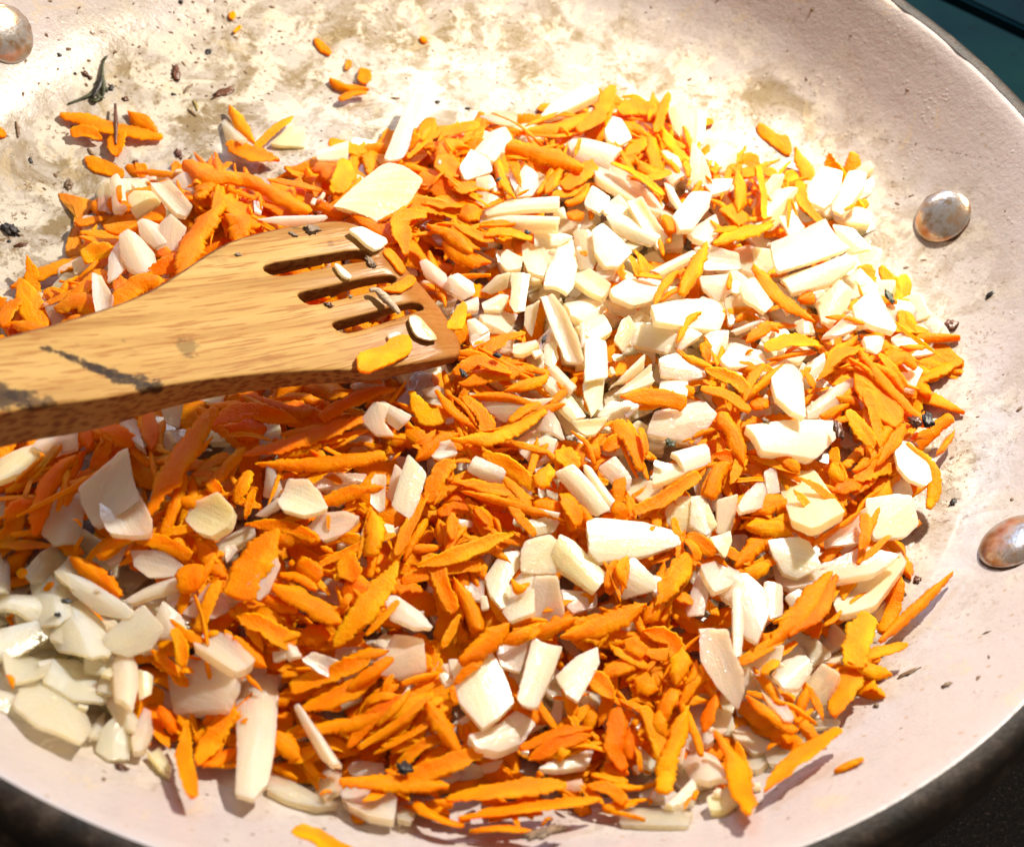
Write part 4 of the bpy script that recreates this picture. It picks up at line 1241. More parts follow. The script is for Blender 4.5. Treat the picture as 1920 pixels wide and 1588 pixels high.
def shred(P3, ups, w, rnd, th=1.1, jag=.17):
    """a grated shred along P3: lens-shaped, torn at its edges, curling"""
    L = np.linalg.norm(np.diff(P3, axis=0), axis=1).sum()
    n = int(min(52, max(14, L/.48))); C = catmull(P3, n)
    U = np.array([np.interp(np.linspace(0, 1, n), np.linspace(0, 1, len(ups)), np.array(ups)[:, k]) for k in range(3)]).T
    c = C.mean(0); sh0, sh1 = rnd.choice([.05, .2, .5, .8]), rnd.choice([.05, .2, .5, .8]); r0_, r1_ = rnd.uniform(-.35, .35), rnd.uniform(-.35, .35)
    curl = rnd.uniform(-.8, 1.1)*th; ph = rnd.random()*99; arch = rnd.uniform(.1, .9)
    xs = C[-1]-C[0]; x, y, z = frame(U.mean(0), xs)
    us = [-1, -.8, -.45, 0, .45, .8, 1]
    loop = [(u, 1) for u in us]+[(u, -1) for u in us[::-1][1:-1]]; k = len(loop)
    vs, fs = [], []
    for i in range(n):
        s = i/(n-1); T = C[min(i+1, n-1)]-C[max(i-1, 0)]; T /= np.linalg.norm(T)
        up = U[i]-T*(U[i]@T); up /= np.linalg.norm(up); sd = np.cross(T, up)
        ro = r0_*(1-s)+r1_*s; sd, up = sd*math.cos(ro)+up*math.sin(ro), up*math.cos(ro)-sd*math.sin(ro)
        e0 = min(1, s/.3); e1 = min(1, (1-s)/.3)
        env = (sh0+(1-sh0)*e0**.8)*(sh1+(1-sh1)*e1**.8)
        if i in (0, n-1): env *= .62
        elif i in (1, n-2): env *= .88
        ww = w/2*env; base = C[i]+up*arch*math.sin(math.pi*s)
        jl = jag*w*(noise.noise(Vector((s*L/4.1, ph, 0)))*1.0+.65*noise.noise(Vector((s*L/.5, ph, 3)))+rnd.uniform(-.26,.26)); jr = jag*w*(noise.noise(Vector((s*L/4.1, ph, 9)))*1.0+.65*noise.noise(Vector((s*L/.5, ph, 5)))+rnd.uniform(-.26,.26))
        for u, tb in loop:
            off = ww*u+(jl if u < -.9 else jr if u > .9 else (jl*.7 if u < -.5 else jr*.7 if u > .5 else 0))
            h = th*(.44*(1-abs(u)**3)+.07)*tb*(1 if tb > 0 else .8)-curl*u*u
            h += .10*noise.noise(Vector((s*L/1.1+ph, off/.9, tb)))+.09*noise.noise(Vector((s*L/.45+ph, off/.45, tb)))
            v = base+sd*off+up*(h-th*.45)-c
            vs.append((v@x, v@y, v@z))
    for i in range(n-1):
        for j in range(k): fs.append((i*k+j, (i+1)*k+j, (i+1)*k+(j+1) % k, i*k+(j+1) % k))
    fs.append(tuple(range(k))); fs.append(tuple(reversed(range((n-1)*k, n*k))))
    return vs, fs, (c, x, y, z)
def offs(layer): return .7+layer*1.15
ITEMS = []
def cen_px(p): return (sum(a for a, b in p)/len(p), sum(b for a, b in p)/len(p))
def add_item(o, kind, d, px=None, buried=False):
    q = px or cen_px(d['pts'])
    ITEMS.append(dict(o=o, kind=kind, px=q, d=d, buried=buried))
def inpile(px, py): return pdist(*hitz(px, py, 0)[:2]) > 0

def build_onion(d, k):
    rnd = random.Random(1000+k)
    cx, cy = cen_px(d['pts']); L = d['layer']
    P = surf(cx, cy, offs(L)+rnd.uniform(-.2, .2), L > 0)
    sn = pann(P[0], P[1]); tl = .20 if L > 1 else .03
    n = sn+np.array([rnd.gauss(0, tl), rnd.gauss(0, tl)-.06, 0])
    n /= np.linalg.norm(n)
    sc = 1.14 if d['tone'] == 'g' else .99
    P3 = []
    for a, b in d['pts']:
        a = cx+(a-cx)*sc; b = cy+(b-cy)*sc
        r = ray(a, b); t = ((P-CAMP)@n)/(r@n); P3.append(CAMP+r*t)
    P3 = np.array(P3); area = np.ptp(P3, axis=0); sz = float(np.sort(area)[1])
    th = min(2.6, max(1.0, sz*.22))*rnd.uniform(.85, 1.15)
    if L <= 1: th *= .75
    if d['tone'] == 'g': th = rnd.uniform(.9, 1.4)
    b = solid('onion_piece', P3, n, th, rnd, jag=.13, bend=rnd.choice([-1.2, .7, 1.1, 1.5])*min(1.6, sz*.12), edge=.05, rough=.05, crisp=.05, dens=.42)
    o = put('onion_piece', b, ON[d['tone']]); return o
def build_shred(d, k):
    rnd = random.Random(5000+k); L = d['layer']; P3, ups = [], []
    off = offs(L)+rnd.uniform(-.3, .3)+.3; pile = L > 0 and not (L <= 1 and not inpile(*d['pts'][0]))
    tl = rnd.uniform(-.12, .12); m = len(d['pts'])
    pts = catmull(d['pts'], 7)
    hs = [surf(a, b, off, pile) for a, b in pts]
    for i, (a, b) in enumerate(pts):
        P3.append(hs[i]); q = pann(hs[i][0], hs[i][1])
        ups.append(q+np.array([rnd.gauss(0, .06), rnd.gauss(0, .06)-.08, 0]))
    P3 = np.array(P3)
    depth = (P3.mean(0)-CAMP)@fw; w = d['w']/FPX*depth*1.12
    b = shred(P3, ups, w, rnd, th=min(1.1, .5+w*.07))
    return put('carrot_shred', b, CA[d['tone']])
def build_cpoly(d, k):
    rnd = random.Random(9000+k); cx, cy = cen_px(d['pts']); L = d['layer']; pile = inpile(cx, cy) and L > 1
    P = surf(cx, cy, (offs(L) if pile else 1.15), pile); n = pann(P[0], P[1])
    if L >= 5: n = n+np.array([0, -.05, 0]); n /= np.linalg.norm(n)
    P3 = []
    for a, b in d['pts']:
        r = ray(a, b); t = ((P-CAMP)@n)/(r@n); P3.append(CAMP+r*t)
    sz = float(np.sort(np.ptp(np.array(P3), axis=0))[1])
    b = solid('carrot_shred', np.array(P3), n, 1.0 if sz > 3 else .6, rnd, jag=.32 if sz > 3 else .1, bend=.5 if sz > 3 else .1, edge=.4, rough=.24, dens=.6, chaikin=1)
    return put('carrot_shred', b, CA[d['tone']])
OD, CD, PD = parse(ONIONS), parse(CARROTS), parse(CPOLY)
for k, d in enumerate(OD):
    o = build_onion(d, k); add_item(o, 'onion', d)
    if 'ridged' in d['short']:
        ap = (722, 425) if 'root' in d['short'] else (1362, 1052)
        mw = np.array(o.matrix_local); c = mw[:3, 3]/MM; r = ray(*ap); t = ((c-CAMP)@mw[:3, 2])/(r@mw[:3, 2]); q = mw[:3, :3].T@(CAMP+r*t-c)*MM
        o.data.materials[0] = onion_mat('onion_fan', (.94, .84, .50), (.96, .87, .56), .5, .3, .55, 0.0, tuple(q))
for k, d in enumerate(CD): add_item(build_shred(d, k), 'carrot', d, d['pts'][len(d['pts'])//2])
for k, d in enumerate(PD): add_item(build_cpoly(d, k), 'carrot', d)

# ------------------------------------------------------------------ the pieces underneath that fill the heap
def carrot_share(px, py):
    v = .72
    for x, y, r, s in ((1150, 500, 260, .12), (1300, 640, 220, .22), (1500, 520, 160, .22), (120, 1220, 190, .02), (210, 1300, 110, .05), (250, 440, 90, .4), (1540, 1000, 150, .4), (1450, 1250, 160, .35), (1180, 640, 220, .2), (1300, 1460, 100, .25)):
        w = math.exp(-((px-x)**2+(py-y)**2)/(2*(r*.6)**2)); v = v*(1-w)+s*w
    return v
rf = random.Random(42)
xs0, xs1 = PILE[:, 0].min(), PILE[:, 0].max(); ys0, ys1 = PILE[:, 1].min(), PILE[:, 1].max()
fill = []
while len(fill) < 1350:
    x, y = rf.uniform(xs0, xs1), rf.uniform(ys0, ys1); dd = pdist(x, y)
    if dd < 3.5: continue
    px, py = project((x, y, 5))
    if px < -60 or px > 1900 or py > 1640: continue
    h = pileh(x, y); up = rf.random()**.6
    if 420 < px < 640 and 320 < py < 350: continue
    z = panz(math.hypot(x, y))+.8+up*max(0, h-.6)*.80
    fill.append((up, x, y, z, px, py, rf.random() < carrot_share(px, py)))
fill.sort(key=lambda f: -f[0])
n_on, n_ca = 300-len(OD), 300-len(CD)-len(PD)
bulk = {'onion': ([], []), 'carrot': ([], [])}
def add_bulk(kind, built):
    vs, fs, (c, x, y, n) = built; V, F = bulk[kind]; b = len(V)
    for v in vs: V.append(tuple(c+x*v[0]+y*v[1]+n*v[2]))
    for f in fs: F.append(tuple(i+b for i in f))
for k, (up, x, y, z, px, py, isc) in enumerate(fill):
    rnd = random.Random(20000+k); a = rnd.uniform(0, math.pi)
    n = pann(x, y)+np.array([rnd.gauss(0, .22), rnd.gauss(0, .22), 0]); n /= np.linalg.norm(n)
    X, Y, n = frame(n, (math.cos(a), math.sin(a), 0)); c = np.array([x, y, z])
    if isc:
        L = rnd.uniform(11, 27); w = rnd.uniform(3.6, 7); bd = rnd.uniform(-.18, .18)*L
        P3 = [c-X*L/2, c-X*L/6+Y*bd*.7, c+X*L/6+Y*bd*.9, c+X*L/2]
        P3 = np.array([p+np.array([0, 0, max(0, panz(math.hypot(p[0], p[1]))+.7-p[2])]) for p in P3])
        b = shred(P3, [n, n], w, rnd, th=rnd.uniform(.7, 1.1))
        if n_ca > 0: n_ca -= 1; o = put('carrot_shred', b, CA[rnd.choice('oory')]); add_item(o, 'carrot', dict(pts=[(px, py)], w=w*6, tone='o', short='', label=''), (px, py), True)
        else: add_bulk('carrot', b)
    else:
        l1 = rnd.uniform(7, 15); l2 = rnd.uniform(5, 9.5); m = rnd.choice([4, 4, 5]); P3 = []
        for i in range(m):
            t = 2*math.pi*(i+.5)/m+rnd.uniform(-.22, .22); P3.append(c+X*math.cos(t)*l1*.62+Y*math.sin(t)*l2*.62)
        b = solid('onion_piece', np.array(P3), n, rnd.uniform(1.4, 3.0), rnd, jag=.10, bend=rnd.uniform(-.6, .7), edge=.11, dens=.7, crisp=.08)
        tone = rnd.choice('gggt') if (px < 330 and py > 1060) else rnd.choice('ccwptt')
        if n_on > 0: n_on -= 1; o = put('onion_piece', b, ON[tone]); add_item(o, 'onion', dict(pts=[(px, py)], tone=tone, short='', label=''), (px, py), True)
        else: add_bulk('onion', b)
for k, d in enumerate(CD):          # finer strands that lie along the big ones and knit them together
    rnd = random.Random(70000+k)
    if d['layer'] < 2 or not inpile(*d['pts'][1]): continue
    for _ in range(4):
        a, b = d['pts'][0], d['pts'][-1]; cx, cy = d['pts'][len(d['pts'])//2]; cx += rnd.gauss(0, 26); cy += rnd.gauss(0, 22)
        if not inpile(cx, cy) or rnd.random() > carrot_share(cx, cy)*1.5 or (420 < cx < 640 and 320 < cy < 345): continue
        an = math.atan2(b[1]-a[1], b[0]-a[0])+rnd.gauss(0, .38); L = rnd.uniform(45, 115)/2; off = offs(d['layer'])-rnd.choice([rnd.uniform(.4, 1.3), rnd.uniform(1.2, 2.8)]); bo = rnd.uniform(-9, 9)
        q = [(cx-math.cos(an)*L, cy-math.sin(an)*L), (cx-math.sin(an)*bo, cy+math.cos(an)*bo), (cx+math.cos(an)*L, cy+math.sin(an)*L)]
        P3 = np.array([surf(x, y, off, True) for x, y in q]); n = pann(P3[1][0], P3[1][1])
        add_bulk('carrot', shred(P3, [n+np.array([rnd.gauss(0, .2), rnd.gauss(0, .2), 0]), n], rnd.uniform(.9, 2.9), rnd, th=rnd.uniform(.4, .7)))
rm = random.Random(99)              # crumbs of carrot and onion strewn over everything
for k in range(230):
    for _ in range(20):
        px, py = rm.uniform(0, 1800), rm.uniform(180, 1560)
        if inpile(px, py) and not (py > 0.0 and 0 < px < 890 and 405 < py < 850 and py < 860-px*.17): break
    isc = rm.random() < .3+.55*carrot_share(px, py); L = rm.uniform(6, 20) if isc else rm.uniform(5, 11); an = rm.uniform(0, 3.14)
    off = offs(rm.choice([1, 2, 3, 4]))+.2; q = [(px-math.cos(an)*L, py-math.sin(an)*L), (px, py), (px+math.cos(an)*L, py+math.sin(an)*L)]
    P3 = np.array([surf(x, y, off, True) for x, y in q]); n = pann(P3[1][0], P3[1][1])
    if isc: add_bulk('carrot', shred(P3, [n+np.array([rm.gauss(0, .25), rm.gauss(0, .25), 0]), n], rm.uniform(.7, 1.9), rm, th=rm.uniform(.35, .6)))
    else:
        X, Y, n = frame(n+np.array([rm.gauss(0, .25), rm.gauss(0, .25), 0]), P3[2]-P3[0]); a_ = L/6.5; b_ = a_*rm.uniform(.4, .9)
        add_bulk('onion', solid('onion_piece', np.array([P3[1]-X*a_-Y*b_*.8, P3[1]+X*a_-Y*b_, P3[1]+X*a_*.9+Y*b_, P3[1]-X*a_+Y*b_*.7]), n, rm.uniform(.6, 1.2), rm, jag=.08, bend=.1, edge=.07, dens=.6, crisp=.08))
tag(link('carrot_shreds', mesh('carrot_shreds', *bulk['carrot']), CA['o']), 'orange carrot shreds packed deep under the top pieces of the heap', 'carrot shreds', None, 'stuff')
tag(link('onion_pieces', mesh('onion_pieces', *bulk['onion']), ON['c']), 'pale onion pieces packed deep under the top pieces of the heap', 'onion pieces', None, 'stuff')

# ------------------------------------------------------------------ bits lying on the spatula
def spat_poly(name, pts, off, th, mat, label, cat, rnd_seed, jag=.1, bend=.2, grp=None, tilt=(0, 0)):
    rnd = random.Random(rnd_seed); P3 = np.array([on_spat(a, b, off) for a, b in pts])
    if tilt != (0, 0):
        c = P3.mean(0); P3 = np.array([p+SN*((p-c)@SX*tilt[0]+(p-c)@SY*tilt[1]) for p in P3])
    o = put(name, solid(name, P3, SN, th, rnd, jag=jag, bend=bend, edge=.35, rough=.12, dens=.6), mat)
    tag(o, label, cat, grp); return o
spat_poly('onion_piece', [(652,429),(664,425),(681,421),(702,432),(731,453),(710,470),(688,458),(668,440)], 1.8, 1.3, ON['w'], 'white onion chip lying on the upper far corner of the bamboo spatula', 'onion piece', 1)
spat_poly('onion_piece', [(625,493),(636,494),(663,516),(656,524),(640,516)], 1.1, .8, ON['w'], 'small white onion chip on the spatula between its first and second slots', 'onion piece', 2)
spat_poly('onion_piece', [(726,625),(750,618),(756,632),(730,638)], .9, .6, ON['p'], 'tiny pinkish onion bit peeking from behind the carrot chunk on the spatula', 'onion piece', 21)
spat_poly('carrot_shred', [(668,668),(678,656),(722,646),(735,628),(768,621),(777,640),(773,660),(735,680),(712,690),(690,700),(670,697)], 1.7, 1.4, CA['y'], 'thick orange carrot chunk lying on the near front corner of the bamboo spatula', 'carrot shred', 3, .3, .5)
spat_poly('carrot_shred', [(712,542),(740,530),(771,514),(783,531),(757,545),(735,545)], 1.3, .9, CA['o'], 'small leaf-shaped carrot piece on the spatula past its second slot', 'carrot shred', 4, .25)
spat_poly('carrot_shred', [(718,468),(730,462),(745,480),(764,510),(752,512),(738,490)], 1.1, .8, CA['o'], 'narrow carrot shred on the spatula below the white corner chip', 'carrot shred', 5, .15)
spat_poly('carrot_shred', [(838,606),(862,567),(873,580),(872,616),(855,613)], 1.6, 1.0, CA['y'], 'small upright carrot bit standing on the very tip of the spatula', 'carrot shred', 6, .2)
spat_poly('carrot_shred', [(600,500),(608,492),(609,501)], .4, .4, CA['o'], 'tiny carrot crumb at the lower lip of the first spatula slot', 'carrot shred', 7, .0)
PEEL = simple('onion_peel', (.46, .33, .16), .3, 0, 500)
spat_poly('onion_peel', [(764,592),(782,588),(795,598),(826,636),(802,640),(775,628)], 1.2, .7, PEEL, 'translucent brown-edged onion skin flake on the spatula beside the third slot', 'onion peel', 8, .1, .3)
HERB = simple('dry_herb', (.16, .10, .055), .6, 0, 900, .0004)
GREEN = simple('herb_green', (.035, .040, .012), .55, 0, 700, .0004)
BURNT = simple('burnt_brown', (.09, .028, .010), .32, 0, 700, .0004)
BLACK = simple('charred_black', (.010, .006, .005), .45, 0, 900, .0004)
def twig(name, P3, r, mat, label, cat, grp=None, seed=0, parent=None):
    rnd = random.Random(seed); n = max(8, int(len(P3)*5)); C = catmull(P3, n); c = C.mean(0); vs, fs = [], []; k = 7
    for i in range(n):
        T = C[min(i+1, n-1)]-C[max(i-1, 0)]; T /= np.linalg.norm(T); A = np.cross(T, (0, 0, 1.0)); A /= np.linalg.norm(A)+1e-9; B = np.cross(A, T)
        s = i/(n-1); rr = r*(.45+.55*math.sin(math.pi*min(1, max(.04, s))))*(1+.35*noise.noise(Vector((s*9, seed, 0))))
        for j in range(k):
            t = 2*math.pi*j/k+s*4; v = C[i]+A*rr*math.cos(t)*1.2+B*rr*math.sin(t)*.7-c; vs.append(tuple(v))
    for i in range(n-1):
        for j in range(k): fs.append((i*k+j, i*k+(j+1) % k, (i+1)*k+(j+1) % k, (i+1)*k+j))
    fs.append(tuple(reversed(range(k)))); fs.append(tuple(range((n-1)*k, n*k)))
    o = link(name, mesh(name, vs, fs), mat); o.location = Vector(c)*MM
    if label: tag(o, label, cat, grp)
    return o
o = twig('shrivelled_stem', [on_spat(693, 545, 1.6), on_spat(706, 544, 1.9), on_spat(725, 562, 1.8), on_spat(738, 575, 1.7), on_spat(749, 588, 1.4)], .95, simple('grey_stem', (.36, .26, .17), .45, 0, 1300, .0006), 'shrivelled grey-brown stem lying across the second bar of the spatula', 'dry herb', None, 3)
# fine seeds and char flecks on the spatula
def fleck(name, P, n, r, mat, label, cat, seed, grp=None, asp=1.5, flat=.45):
    rnd = random.Random(seed); bm = bmesh.new(); bmesh.ops.create_icosphere(bm, subdivisions=3, radius=1)
    a = rnd.uniform(0, 6.28)
    for v in bm.verts:
        f = 1+.75*noise.noise(v.co*1.6+Vector((seed*3.1, 0, 0)))+.75*noise.noise(v.co*3.6+Vector((seed, 5, 0)))+.35*noise.noise(v.co*8+Vector((seed, 5, 0)))
        v.co = Vector((v.co.x*r*asp*f, v.co.y*r*f, v.co.z*r*flat*f))*MM
    me = bpy.data.meshes.new(name); bm.to_mesh(me); bm.free()
    o = link(name, me, mat); x, y, n = frame(n, (math.cos(a), math.sin(a), 0)); place(o, P+n*r*flat*.5, x, y, n)
    tag(o, label, cat, grp); return o
for i, (a, b, r, lab) in enumerate([(584,431,1.15,'dark seed-like char crumb on the spatula above its first slot'), (695,494,1.0,'brown char crumb at the far end of the first spatula slot'), (549,440,.55,'small char fleck left of the dark crumb on the spatula top'), (616,572,.6,'round dark fleck on the spatula left of the third slot'), (446,478,.45,'lone dark fleck on the spatula left of all its slots'), (657,556,.4,'tiny fleck on the spatula bar below the second slot')]):
    fleck('char_crumb', on_spat(a, b, 0), SN, r, HERB if i != 3 else BURNT, lab, 'char crumb', 300+i, 'char crumbs on the spatula')
random.seed(11)

# ------------------------------------------------------------------ burnt bits and herbs on the pan and in the food
def on_pan(px, py, off=.0): return surf(px, py, off, False)
def on_heap(px, py, L=5): return surf(px, py, offs(L)+.8, True)
BITS = [ # px, py, radius mm, aspect, material, where, label
 (330,139,1.5,2.6,BURNT,0,'reddish brown husk on the pan between the two upper left herb bits'),
 (416,175,1.5,3.0,BURNT,0,'shiny brown seed husk lying on the pan above the horned scrap'),
 (160,140,1.0,1.3,BURNT,0,'dark red-brown flake left of the green herb sprig'),
 (169,147,.6,1.4,BURNT,0,'smaller flake touching the red-brown one by the herb sprig'),
 (141,139,.5,1.0,BLACK,0,'black dot left of the red-brown flake near the top left'),
 (111,104,.6,1.3,BLACK,0,'small dark chip between the top left rivet and the herb sprig'),
 (209,166,.8,1.6,BLACK,0,'dark chip right of the green herb sprig'),
 (236,187,.9,1.3,BURNT,0,'brown crumb just above the flat lone shred'),
 (325,178,.7,1.3,BLACK,0,'small black crumb left of the shiny brown husk'),
 (339,4,.7,1.1,BLACK,0,'black dot at the very top edge left of centre'),
 (391,98,.9,1.5,BLACK,0,'black seed above the shiny brown seed husk'),
 (820,192,.8,1.3,BLACK,0,'dark crumb in the glare right of the tall white onion strip'),
 (877,204,.6,1.9,BLACK,0,'thin dark crumb above the heap right of the glare'),
 (741,185,.6,2.4,HERB,0,'thin dark sliver left of the tall white onion strip'),
 (335,290,1.3,1.6,BURNT,0,'brown scorched crumb at the tip of the long upper left shred'),
 (255,305,.9,1.2,BURNT,0,'round brown crumb right of the small left carrot curl'),
 (57,302,.6,2.0,BLACK,0,'dark speck alone at the left, below the carrot bit at the edge'),
 (130,348,1.3,1.5,HERB,0,'brown smear-like crumb just above the T-shaped carrot'),
 (18,432,1.9,1.5,BLACK,0,'biggest black char lump at the photo\'s left edge'),
 (40,460,.8,2.4,BURNT,0,'thin curled char thread below the big black lump at left'),
 (17,453,.5,1.0,BLACK,0,'tiny black dot beside the big black lump at left'),
 (1782,612,1.9,1.3,BURNT,0,'glossy dark brown char blob on the right pan wall'),
 (1856,553,.8,2.0,BLACK,0,'small curved black fleck on the wall above the glossy char blob'),
 (1684,1078,1.3,1.3,BLACK,0,'black angular char chip near the lower right rivet'),
 (1720,1088,.9,1.3,BURNT,0,'brown angular chip right of the black angular one'),
 (1692,1110,.6,2.4,HERB,0,'thin dark twig bit below the black angular chip'),
 (1704,1262,.7,4.2,HERB,0,'long thin brown fibre on the lower right pan wall'),
 (1775,1285,.7,1.8,HERB,0,'small dark fleck on the lower right wall beyond the brown fibre'),
 (1643,1323,.7,1.6,HERB,0,'small dark fleck on the wall near the stray oval carrot'),
 (1787,942,.7,2.2,BLACK,0,'tiny dark dash right of the curved shred under the oval chip'),
 (1772,780,.6,1.5,BLACK,0,'small dark speck in the shadow of the rightmost carrot'),
 (226,1441,1.2,1.2,BURNT,0,'dark red chip on the pan below the pale left-hand onions'),
 (257,1409,1.2,1.8,BLACK,0,'dark char lump under the narrow left onion wedge'),
 (570,1465,.7,2.2,HERB,0,'small dark dash on bare pan right of the tall glossy strip'),
 (757,1443,1.6,1.1,BLACK,6,'round black char ball on carrot shreds near the front edge'),
 (1020,1561,1.6,3.0,HERB,3,'grey-green dark herb scrap at the lowest edge of the heap'),
 (1740,788,1.4,2.0,BLACK,7,'blackened char on the burnt carrot tip at the right edge'),
 (1716,792,1.7,1.2,BURNT,6,'dark brown char beside the blackened carrot tip'),
 (1572,806,1.2,2.6,BURNT,6,'dark brown rind at the end of the long dark-ended slab'),
 (1667,556,1.1,2.6,GREEN,5,'green-black herb bit between the fat wedge and the yellow Y'),
 (1257,832,1.1,1.2,GREEN,7,'dark green herb fleck at the corner of the mirror-bright dice'),
 (989,437,.8,1.1,BLACK,6,'black dot below the lower onion slat'),
 (933,667,.8,1.4,BLACK,6,'black fleck on orange shreds right of the spatula tip'),
 (869,701,.8,1.8,BLACK,6,'black dash on the frilly shred below the spatula tip'),
 (935,337,.6,1.8,GREEN,5,'small green leaf fleck beside the sparkling onion chip'),
 (1020,636,.6,2.6,BLACK,5,'thin dark dash left of the long pinkish onion strip'),
 (208,1075,.7,1.0,BURNT,6,'round red-brown dot on the yellow carrot bit at left'),
 (124,1128,.7,1.6,BLACK,5,'small dark seed on the pale onion heap at left'),
 (108,1153,.6,1.2,BLACK,5,'second small dark seed on the pale onion heap at left'),
 (1435,790,.8,1.4,HERB,4,'dark fibre behind the long dark-ended onion slab'),
]
for i, (a, b, r, asp, mt, L, lab) in enumerate(BITS):
    P = on_heap(a, b, L) if L else on_pan(a, b)
    fleck('char_crumb', P, pann(P[0], P[1]), r*.78, mt, lab, 'char crumb', 500+i, 'burnt crumbs in the pan', asp, .5 if asp < 2 else .35)
# green herb sprig at upper left: stem with dark leaves
sprig = empty('herb_sprig', on_pan(182, 165)); tag(sprig, 'dark green wilted herb sprig with thin stems on the bare pan at upper left', 'herb sprig')
base = np.array(sprig.location)/MM
def spr(name, pts, r, mat, seed):
    o = twig(name, [on_pan(a, b, h) for a, b, h in pts], r, mat, None, None, None, seed); o.parent = sprig; o.location = o.location-sprig.location
spr('stem', [(128,195,.4),(150,186,.6),(168,178,.8),(180,165,1.2),(190,145,1.4),(193,120,1.2),(199,108,.8)], .5, GREEN, 1)
for i, p in enumerate([[(172,188,.6),(176,178,1.4),(186,160,1.6),(192,140,1.4)], [(190,186,.7),(194,170,1.5),(193,150,1.6),(192,138,1.2)], [(168,186,.5),(178,190,.9),(188,180,1.3)], [(192,112,.8),(197,110,1.1),(200,105,.9)], [(186,170,1.2),(180,176,1.5),(170,182,.8)], [(193,160,1.0),(199,166,.8),(203,172,.4)], [(188,150,1.2),(182,154,.9),(178,160,.5)], [(178,172,1.6),(186,182,1.4),(196,184,.7)]]):
    spr('leaf', p, [.75, .6, .65, .45, .5, .4, .45, .5][i], GREEN if i else BLACK, 10+i)
twig('dry_stalk', [on_pan(216, 195, 2.4), on_pan(217, 230, 2.9), on_pan(217, 272, 2.5)], .55, BURNT, 'thin reddish brown stem lying across the flat lone carrot shred', 'dry herb', None, 5)
for i, (p, lab) in enumerate([([(345,175),(352,165),(362,158)], 'short dry herb thread left of the shiny brown husk'), ([(352,205),(362,212),(368,218)], 'dry olive herb scrap above the horned scrap at left'), ([(30,228),(33,243),(34,258)], 'thin brown thread right of the carrot bit at the left edge'), ([(165,278),(172,288),(178,292)], 'short brown twig above the small ragged left carrot'), ([(362,188),(368,198),(370,208)], 'yellow-green herb leaf just below the shiny brown husk')]):
    twig('herb_thread', [on_pan(a, b, .3) for a, b in p], .45, HERB if i != 4 else simple('olive', (.25, .19, .05), .5), lab, 'herb thread', None, 40+i)
# uncountable fine specks: one object
rs = random.Random(77); V, F = [], []
def speck(P, n, r, asp):
    a = rs.uniform(0, 6.28); x, y, n = frame(n, (math.cos(a), math.sin(a), 0)); b = len(V); k = 6
    for j in range(k):
        t = 2*math.pi*j/k; rr = r*rs.uniform(.6, 1.3); V.append(tuple(P+x*rr*asp*math.cos(t)+y*rr*math.sin(t)-n*.05))
    V.append(tuple(P+n*r*.5))
    for j in range(k): F.append((b+j, b+(j+1) % k, b+k))
def dashes(a, b, n, r):
    for i in range(n):
        t = (i+rs.uniform(.1, .9))/n; P = on_pan(a[0]+(b[0]-a[0])*t, a[1]+(b[1]-a[1])*t); Q = on_pan(a[0]+(b[0]-a[0])*(t+.02), a[1]+(b[1]-a[1])*(t+.02))
        nrm_ = pann(P[0], P[1]); x, y, nn_ = frame(nrm_, Q-P); L = rs.uniform(.4, 1.3); k0 = len(V)
        for u, w_ in ((-L, 0), (0, r), (L, 0), (0, -r)): V.append(tuple(P+x*u+y*w_-nn_*.03))
        V.append(tuple(P+nn_*r*.8)); F.extend([(k0, k0+3, k0+4), (k0+3, k0+2, k0+4), (k0+2, k0+1, k0+4), (k0+1, k0, k0+4)])
for a, b, n, r in (((1590,250),(1868,300),24,.10), ((1497,248),(1545,308),14,.09), ((1868,900),(1905,800),14,.08), ((1690,1110),(1735,1000),6,.07), ((30,395),(130,402),16,.07), ((20,385),(118,384),14,.06), ((1485,120),(1495,85),6,.07), ((0,170),(110,182),12,.06), ((1000,95),(1060,150),8,.08), ((860,90),(905,140),10,.12), ((20,470),(90,480),12,.06)): dashes(a, b, n, r)
cnt = 0
while cnt < 760:
    a = rs.uniform(-.02, 1.02)*PW; b = rs.uniform(-.02, 1.0)*PH
    if cnt < 430: a = abs(rs.gauss(0, 1))*380+rs.uniform(0, 340); b = rs.uniform(-10, 430)
    P = on_pan(a, b); r = math.hypot(P[0], P[1])
    if r > 157: continue
    if cnt >= 430 and r < 100 : continue
    speck(P, pann(P[0], P[1]), rs.choice([.16, .2, .26, .34, .5]) if rs.random() < .9 else .65, rs.uniform(1, 2.6)); cnt += 1
tag(link('fine_crumbs', mesh('fine_crumbs', V, F), simple('crumb_brown', (.12, .065, .03), .6, 0, 3000), None, False), 'fine brown specks scattered over the bare ceramic of the pan', 'crumbs', None, 'stuff')

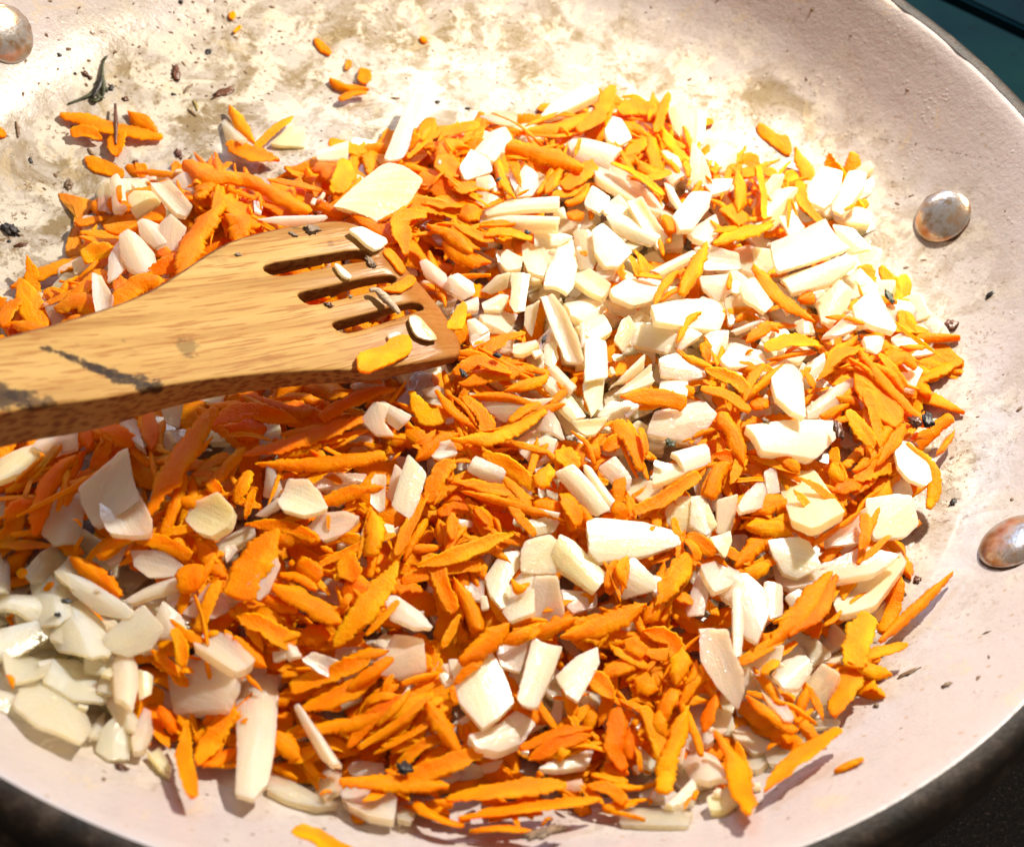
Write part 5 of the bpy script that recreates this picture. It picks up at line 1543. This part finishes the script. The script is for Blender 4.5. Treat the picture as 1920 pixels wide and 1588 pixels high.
# ------------------------------------------------------------------ labels: what each piece looks like and what it lies beside
LM = [(it['d']['short'], it['px'], it['o']) for it in ITEMS if it['d']['short']]
EXTRA = [('the spatula tip', (878, 640)), ('the spatula head', (600, 560)), ('the upper right rivet', (1768, 408)), ('the lower right rivet', (1890, 1020)), ('the spatula handle', (120, 690))]
def direction(dx, dy):
    a = math.degrees(math.atan2(-dy, dx)) % 360
    return ['right of', 'upper right of', 'above', 'upper left of', 'left of', 'lower left of', 'below', 'lower right of'][int((a+22.5)//45) % 8]
def shape_words(it):
    d = it['d']; c = cen_px(d['pts'])
    if it['kind'] == 'onion':
        if it['buried']: return ['half buried onion bit']
        P = np.array(d['pts'])-np.array(c); s = np.linalg.svd(P, compute_uv=False); asp = s[0]/max(s[1], 1e-6); sz = np.ptp(np.array(d['pts']), axis=0).max()
        size = 'small' if sz < 42 else 'large' if sz > 90 else 'medium'
        shp = 'onion strip' if asp > 2.6 else 'onion slice' if asp > 1.6 else 'onion chunk'
        tone = {'w': 'white', 'c': 'cream', 'y': 'yellowish', 'p': 'pinkish', 't': 'translucent', 'g': 'pale greenish'}[d['tone']]
        return [f'{size} {tone} {shp}']
    if it['buried']: return ['half buried carrot shred']
    P = d['pts']; L = sum(math.dist(P[i], P[i+1]) for i in range(len(P)-1)); w = d['w'] or 30
    size = 'short' if L < 62 else 'long' if L > 130 else 'mid-length'; wd = 'thin' if w < 20 else 'broad' if w > 33 else ''
    a = math.degrees(math.atan2(-(P[-1][1]-P[0][1]), P[-1][0]-P[0][0])) % 180
    ang = 'level' if a < 22 or a > 158 else 'upright' if 68 < a < 112 else 'rising' if a < 90 else 'falling'
    tone = {'o': 'orange', 'y': 'yellow-orange', 'r': 'deep orange', 'b': 'browned'}[d['tone']]
    return [' '.join(x for x in (size, wd, tone, 'carrot shred') if x)+(f' lying {ang}' if ang in ('level', 'upright') else '')]
used = {}
for it in ITEMS:
    if it['d']['label']: used[it['d']['label']] = 1
for it in ITEMS:
    o = it['o']; cat = 'onion piece' if it['kind'] == 'onion' else 'carrot shred'
    grp = ('diced onion pieces in the pan' if it['kind'] == 'onion' else 'grated carrot shreds in the pan')
    if it['d']['label']: tag(o, it['d']['label'], cat, grp); continue
    cand = sorted([(math.dist(it['px'], p), s, p) for s, p, oo in LM if oo is not o]+[(math.dist(it['px'], p)*1.1, s, p) for s, p in EXTRA])[:9]
    done = None
    for sw in shape_words(it):
        for dd, s, p in cand:
            dr_ = direction(it['px'][0]-p[0], it['px'][1]-p[1]); lab = f'{sw}, {dr_} {s}'
            if lab not in used and len(lab.split()) <= 16: done = lab; break
        if done: break
    if not done: done = f'{shape_words(it)[0]}, {direction(it["px"][0]-cand[0][2][0], it["px"][1]-cand[0][2][1])} {cand[0][1]}'
    used[done] = 1; tag(o, done, cat, grp)
